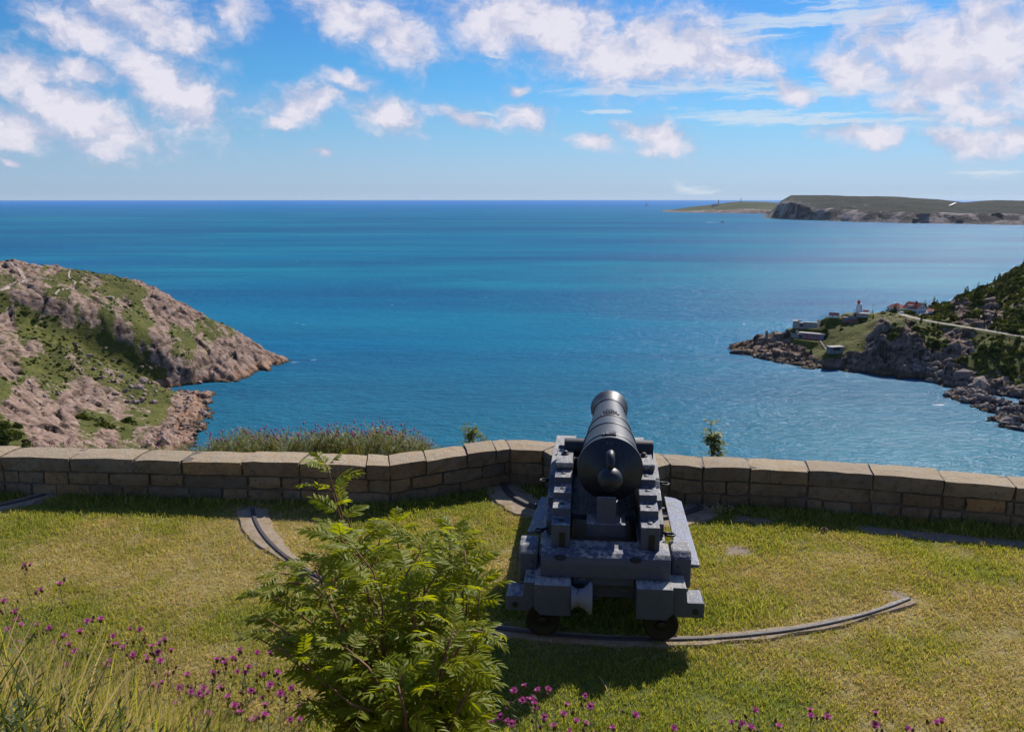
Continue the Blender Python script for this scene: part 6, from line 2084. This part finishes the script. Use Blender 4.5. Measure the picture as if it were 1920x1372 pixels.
    # small lookout bunker
    P = Vector(cp(1565, 661, 527)); z = hR(P.x, P.y) or P.z
    A = empty('small_bunker', (P.x, P.y, z - .4), R(10), 'small square concrete lookout at the cliff edge below the grass', 'bunker')
    dk = M['concrete_dark']
    box('wall', A, dk, -4.2, -2.4, -2.2, 2.4, 0, 4.2, .04); box('wall', A, dk, 2.6, 4.4, -2.2, 2.4, 0, 4.2, .04); box('wall', A, dk, -2.398, 2.598, -2.1, 2.4, 0, 2.1, .04); box('wall', A, M['black_metal'], -2.398, 2.598, -1.2, 2.4, 2.102, 4.2, 0)
    box('roof_slab', A, C_, -4.6, 4.8, -2.7, 2.8, 4.202, 4.6, .04)
    # tall concrete stack on the rocks
    P = None
    P = hitR(1437, 634) or Vector(cp(1437, 638, 588))
    A = empty('concrete_stack', tuple(P), R(5), 'tall narrow stack of concrete blocks standing on the rocks of the point', 'post')
    for k in range(4): box('block', A, M['concrete_dark'], -.75 + .1 * (k % 2), .75 - .08 * k, -.7, .7, -.8 + k * 1.55, .72 + k * 1.55, .06)
    # utility poles
    for i, (px, py, Y, h, lab) in enumerate([(1636, 588, 577, 7.0, 'wooden utility pole standing right of the lighthouse'), (1680, 592, 566, 7.6, 'wooden utility pole in front of the white cottage'), (1600, 588, 579, 4.5, 'thin mast just left of the lighthouse'), (1790, 606, 534, 5.5, 'utility pole beside the road where it bends right')]):
        P = Vector(cp(px, py, Y)); z = hR(P.x, P.y) or P.z
        A = empty('utility_pole', (P.x, P.y, z - .3), 0, lab, 'pole')
        tube('pole', A, M['pole_wood'], [(0, 0, 0), (0, 0, h)], [.16, .11], 6)
        if i in (0, 1, 3): box('crossarm', A, M['pole_wood'], -.9, .9, -.08, .08, h - .7, h - .55, 0)
    # cars by the houses
    def car(px, py, Y, rz, mat, lab):
        P = Vector(cp(px, py, Y)); z = hR(P.x, P.y) or P.z
        A = empty('parked_car', (P.x, P.y, z + .22), rz, lab, 'car')
        prism('body', A, mat, [(-2.2, .35), (-2.25, .8), (-1.9, .95), (-1.3, 1.0), (-.8, 1.48), (.9, 1.5), (1.5, 1.0), (2.1, .92), (2.2, .4)], -.85, .85, 'y', .04)
        prism('window', A, M['glass_dark'], [(-1.15, 1.02), (-.75, 1.42), (.85, 1.44), (1.35, 1.02)], -.87, -.852, 'y', 0)
        prism('window', A, M['glass_dark'], [(-1.15, 1.02), (-.75, 1.42), (.85, 1.44), (1.35, 1.02)], .852, .87, 'y', 0)
        for x in (-1.4, 1.4):
            for y in (-.8, .62): lathe('wheel', A, M['black_metal'], [(0, .33), (.18, .33)], 'y', (x, y, .33), 14)
    car(1690, 591, 563, R(-25), M['car_white'], 'white car parked before the wall of the cottage')
    car(1727, 595, 553, R(20), M['car_dark'], 'black car parked nearer the road below the gable end')
    car(1733, 592, 557, R(12), M['car_dark'], 'dark car parked behind the black car by the gable end')


buildings()


# ------------------------------------------------------------------ boat, far buildings
def boat_and_far():
    P = at_z(1354, 417, SEA)
    A = empty('motor_boat', tuple(P), R(5), 'small white motor boat speeding right with a foaming wake off the cape', 'boat')
    hull = [(-8, 0), (-8, 3.2), (0, 3.4), (9, 4.4), (11, 4.6), (7, 0)]
    prism('hull', A, M['white_wall'], hull, -2.6, 2.6, 'y', .2); prism('cabin', A, M['white_wall'], [(-3, 3.5), (-2.6, 6.8), (2.5, 6.8), (4.5, 3.8)], -1.9, 1.9, 'y', .1)
    box('cabin_window', A, M['glass_dark'], -2, 3, -1.95, -1.902, 4.8, 6.2, 0); box('stripe', A, M['red_paint'], -8, 7, -2.66, -2.602, 2.2, 3.0, 0)
    foam = speckled('foam', (.8, .82, .84), .08, .3)
    V = []; n = 30
    for i in range(n):
        t = i / (n - 1); w = 1.5 + 9 * t + 1.5 * math.sin(i * 2.1)
        V += [(P[0] - 8 - 60 * t, P[1] - w - 3 * t, SEA + .25), (P[0] - 8 - 60 * t, P[1] + w - 3 * t, SEA + .25)]
    mesh_obj('wake', V, [(2 * i, 2 * i + 1, 2 * i + 3, 2 * i + 2) for i in range(n - 1)], foam, None, label='white foam trail behind the motor boat', kind='stuff', cat='wake')
    P = at_z(1214, 386, SEA)
    A = empty('ship', tuple(P), 0, 'tiny distant ship close below the horizon', 'boat')
    prism('hull', A, M['white_wall'], [(-30, 0), (-33, 9), (33, 11), (28, 0)], -6, 6, 'y', 0); box('superstructure', A, M['white_wall'], -20, 6, -5, 5, 9.5, 24, 0); box('funnel', A, M['red_roof'], -12, -6, -2, 2, 24.01, 30, 0)
    from mathutils.bvhtree import BVHTree
    o = bpy.data.objects['spit']; T = BVHTree.FromPolygons([v.co for v in o.data.vertices], [tuple(p.vertices) for p in o.data.polygons])
    def hit(px, py):
        r = T.ray_cast(Vector((0, 0, CAMH)), Vector(ray(px, py)).normalized()); return r[0]
    for (px, py, w, h, nm, lab) in ((1341, 387, 30, 16, 'white_building', 'wide white building on the low spit'), (1335, 388, 14, 12, 'white_building', 'smaller white building at the left end of the spit group')):
        P = hit(px, py)
        if P is None: continue
        A = empty(nm, tuple(P), 0, lab, 'building'); box('wall', A, M['white_wall'], -w / 2, w / 2, -9, 9, -6, h * .62, 0); gable_roof('roof', A, M['red_roof'], -w / 2, w / 2, -9, 9, h * .62, h * .38, 1, 1)
    for (px, py, h, r_, lab) in ((1347, 384, 36, 4.2, 'white light tower on the low spit'), (1389, 380, 30, 3.2, 'second small tower farther right on the spit')):
        P = hit(px, py)
        if P is None: P = hit(px, py + 2)
        if P is None: continue
        A = empty('light_tower', tuple(P), 0, lab, 'tower'); lathe('tower', A, M['concrete'], [(-5, r_), (h * .8, r_ * .7)], 'z', n=10); lathe('lantern', A, M['red_roof'], [(h * .801, r_ * .9), (h, r_ * .6)], 'z', n=10)
    # pale cleared strip on the cape
    o = bpy.data.objects['cape']; T2 = BVHTree.FromPolygons([v.co for v in o.data.vertices], [tuple(p.vertices) for p in o.data.polygons])
    pts = []
    for (px, py) in ((1781, 387), (1786, 384.5), (1791, 382)):
        r = T2.ray_cast(Vector((0, 0, CAMH)), Vector(ray(px, py)).normalized())
        if r[0] is not None: pts.append(r[0] + Vector((0, -3, 3)))
    if len(pts) > 1:
        V = []
        for p in pts: V += [(p.x - 5, p.y, p.z), (p.x + 5, p.y, p.z + 2), (p.x + 5, p.y + 8, p.z + 2), (p.x - 5, p.y + 8, p.z)]
        Fc = []
        for i in range(len(pts) - 1):
            for k in range(4): Fc.append((i * 4 + k, i * 4 + (k + 1) % 4, i * 4 + 4 + (k + 1) % 4, i * 4 + 4 + k))
        mesh_obj('road', V, Fc, foam, None, label='pale straight track cut down the wooded flank of the cape', kind='structure')


boat_and_far()



# ------------------------------------------------------------------ sea air
def haze():
    m, g, out = material('sea_air')
    v = g.new('ShaderNodeVolumePrincipled')
    v.inputs['Color'].default_value = (.80, .90, 1.0, 1); v.inputs['Density'].default_value = .8e-5; v.inputs['Anisotropy'].default_value = .2
    g.l.new(v.outputs[0], out.inputs['Volume'])
    V = [(x, y, z) for z in (SEA - 1.5, 80) for x, y in ((-40000, -38000), (40000, -38000), (40000, 40000), (-40000, 40000))]
    mesh_obj('haze', V, [(0, 3, 2, 1), (4, 5, 6, 7), (0, 1, 5, 4), (1, 2, 6, 5), (2, 3, 7, 6), (3, 0, 4, 7)], m, None, label='thin pale sea haze over the water', kind='stuff')


haze()
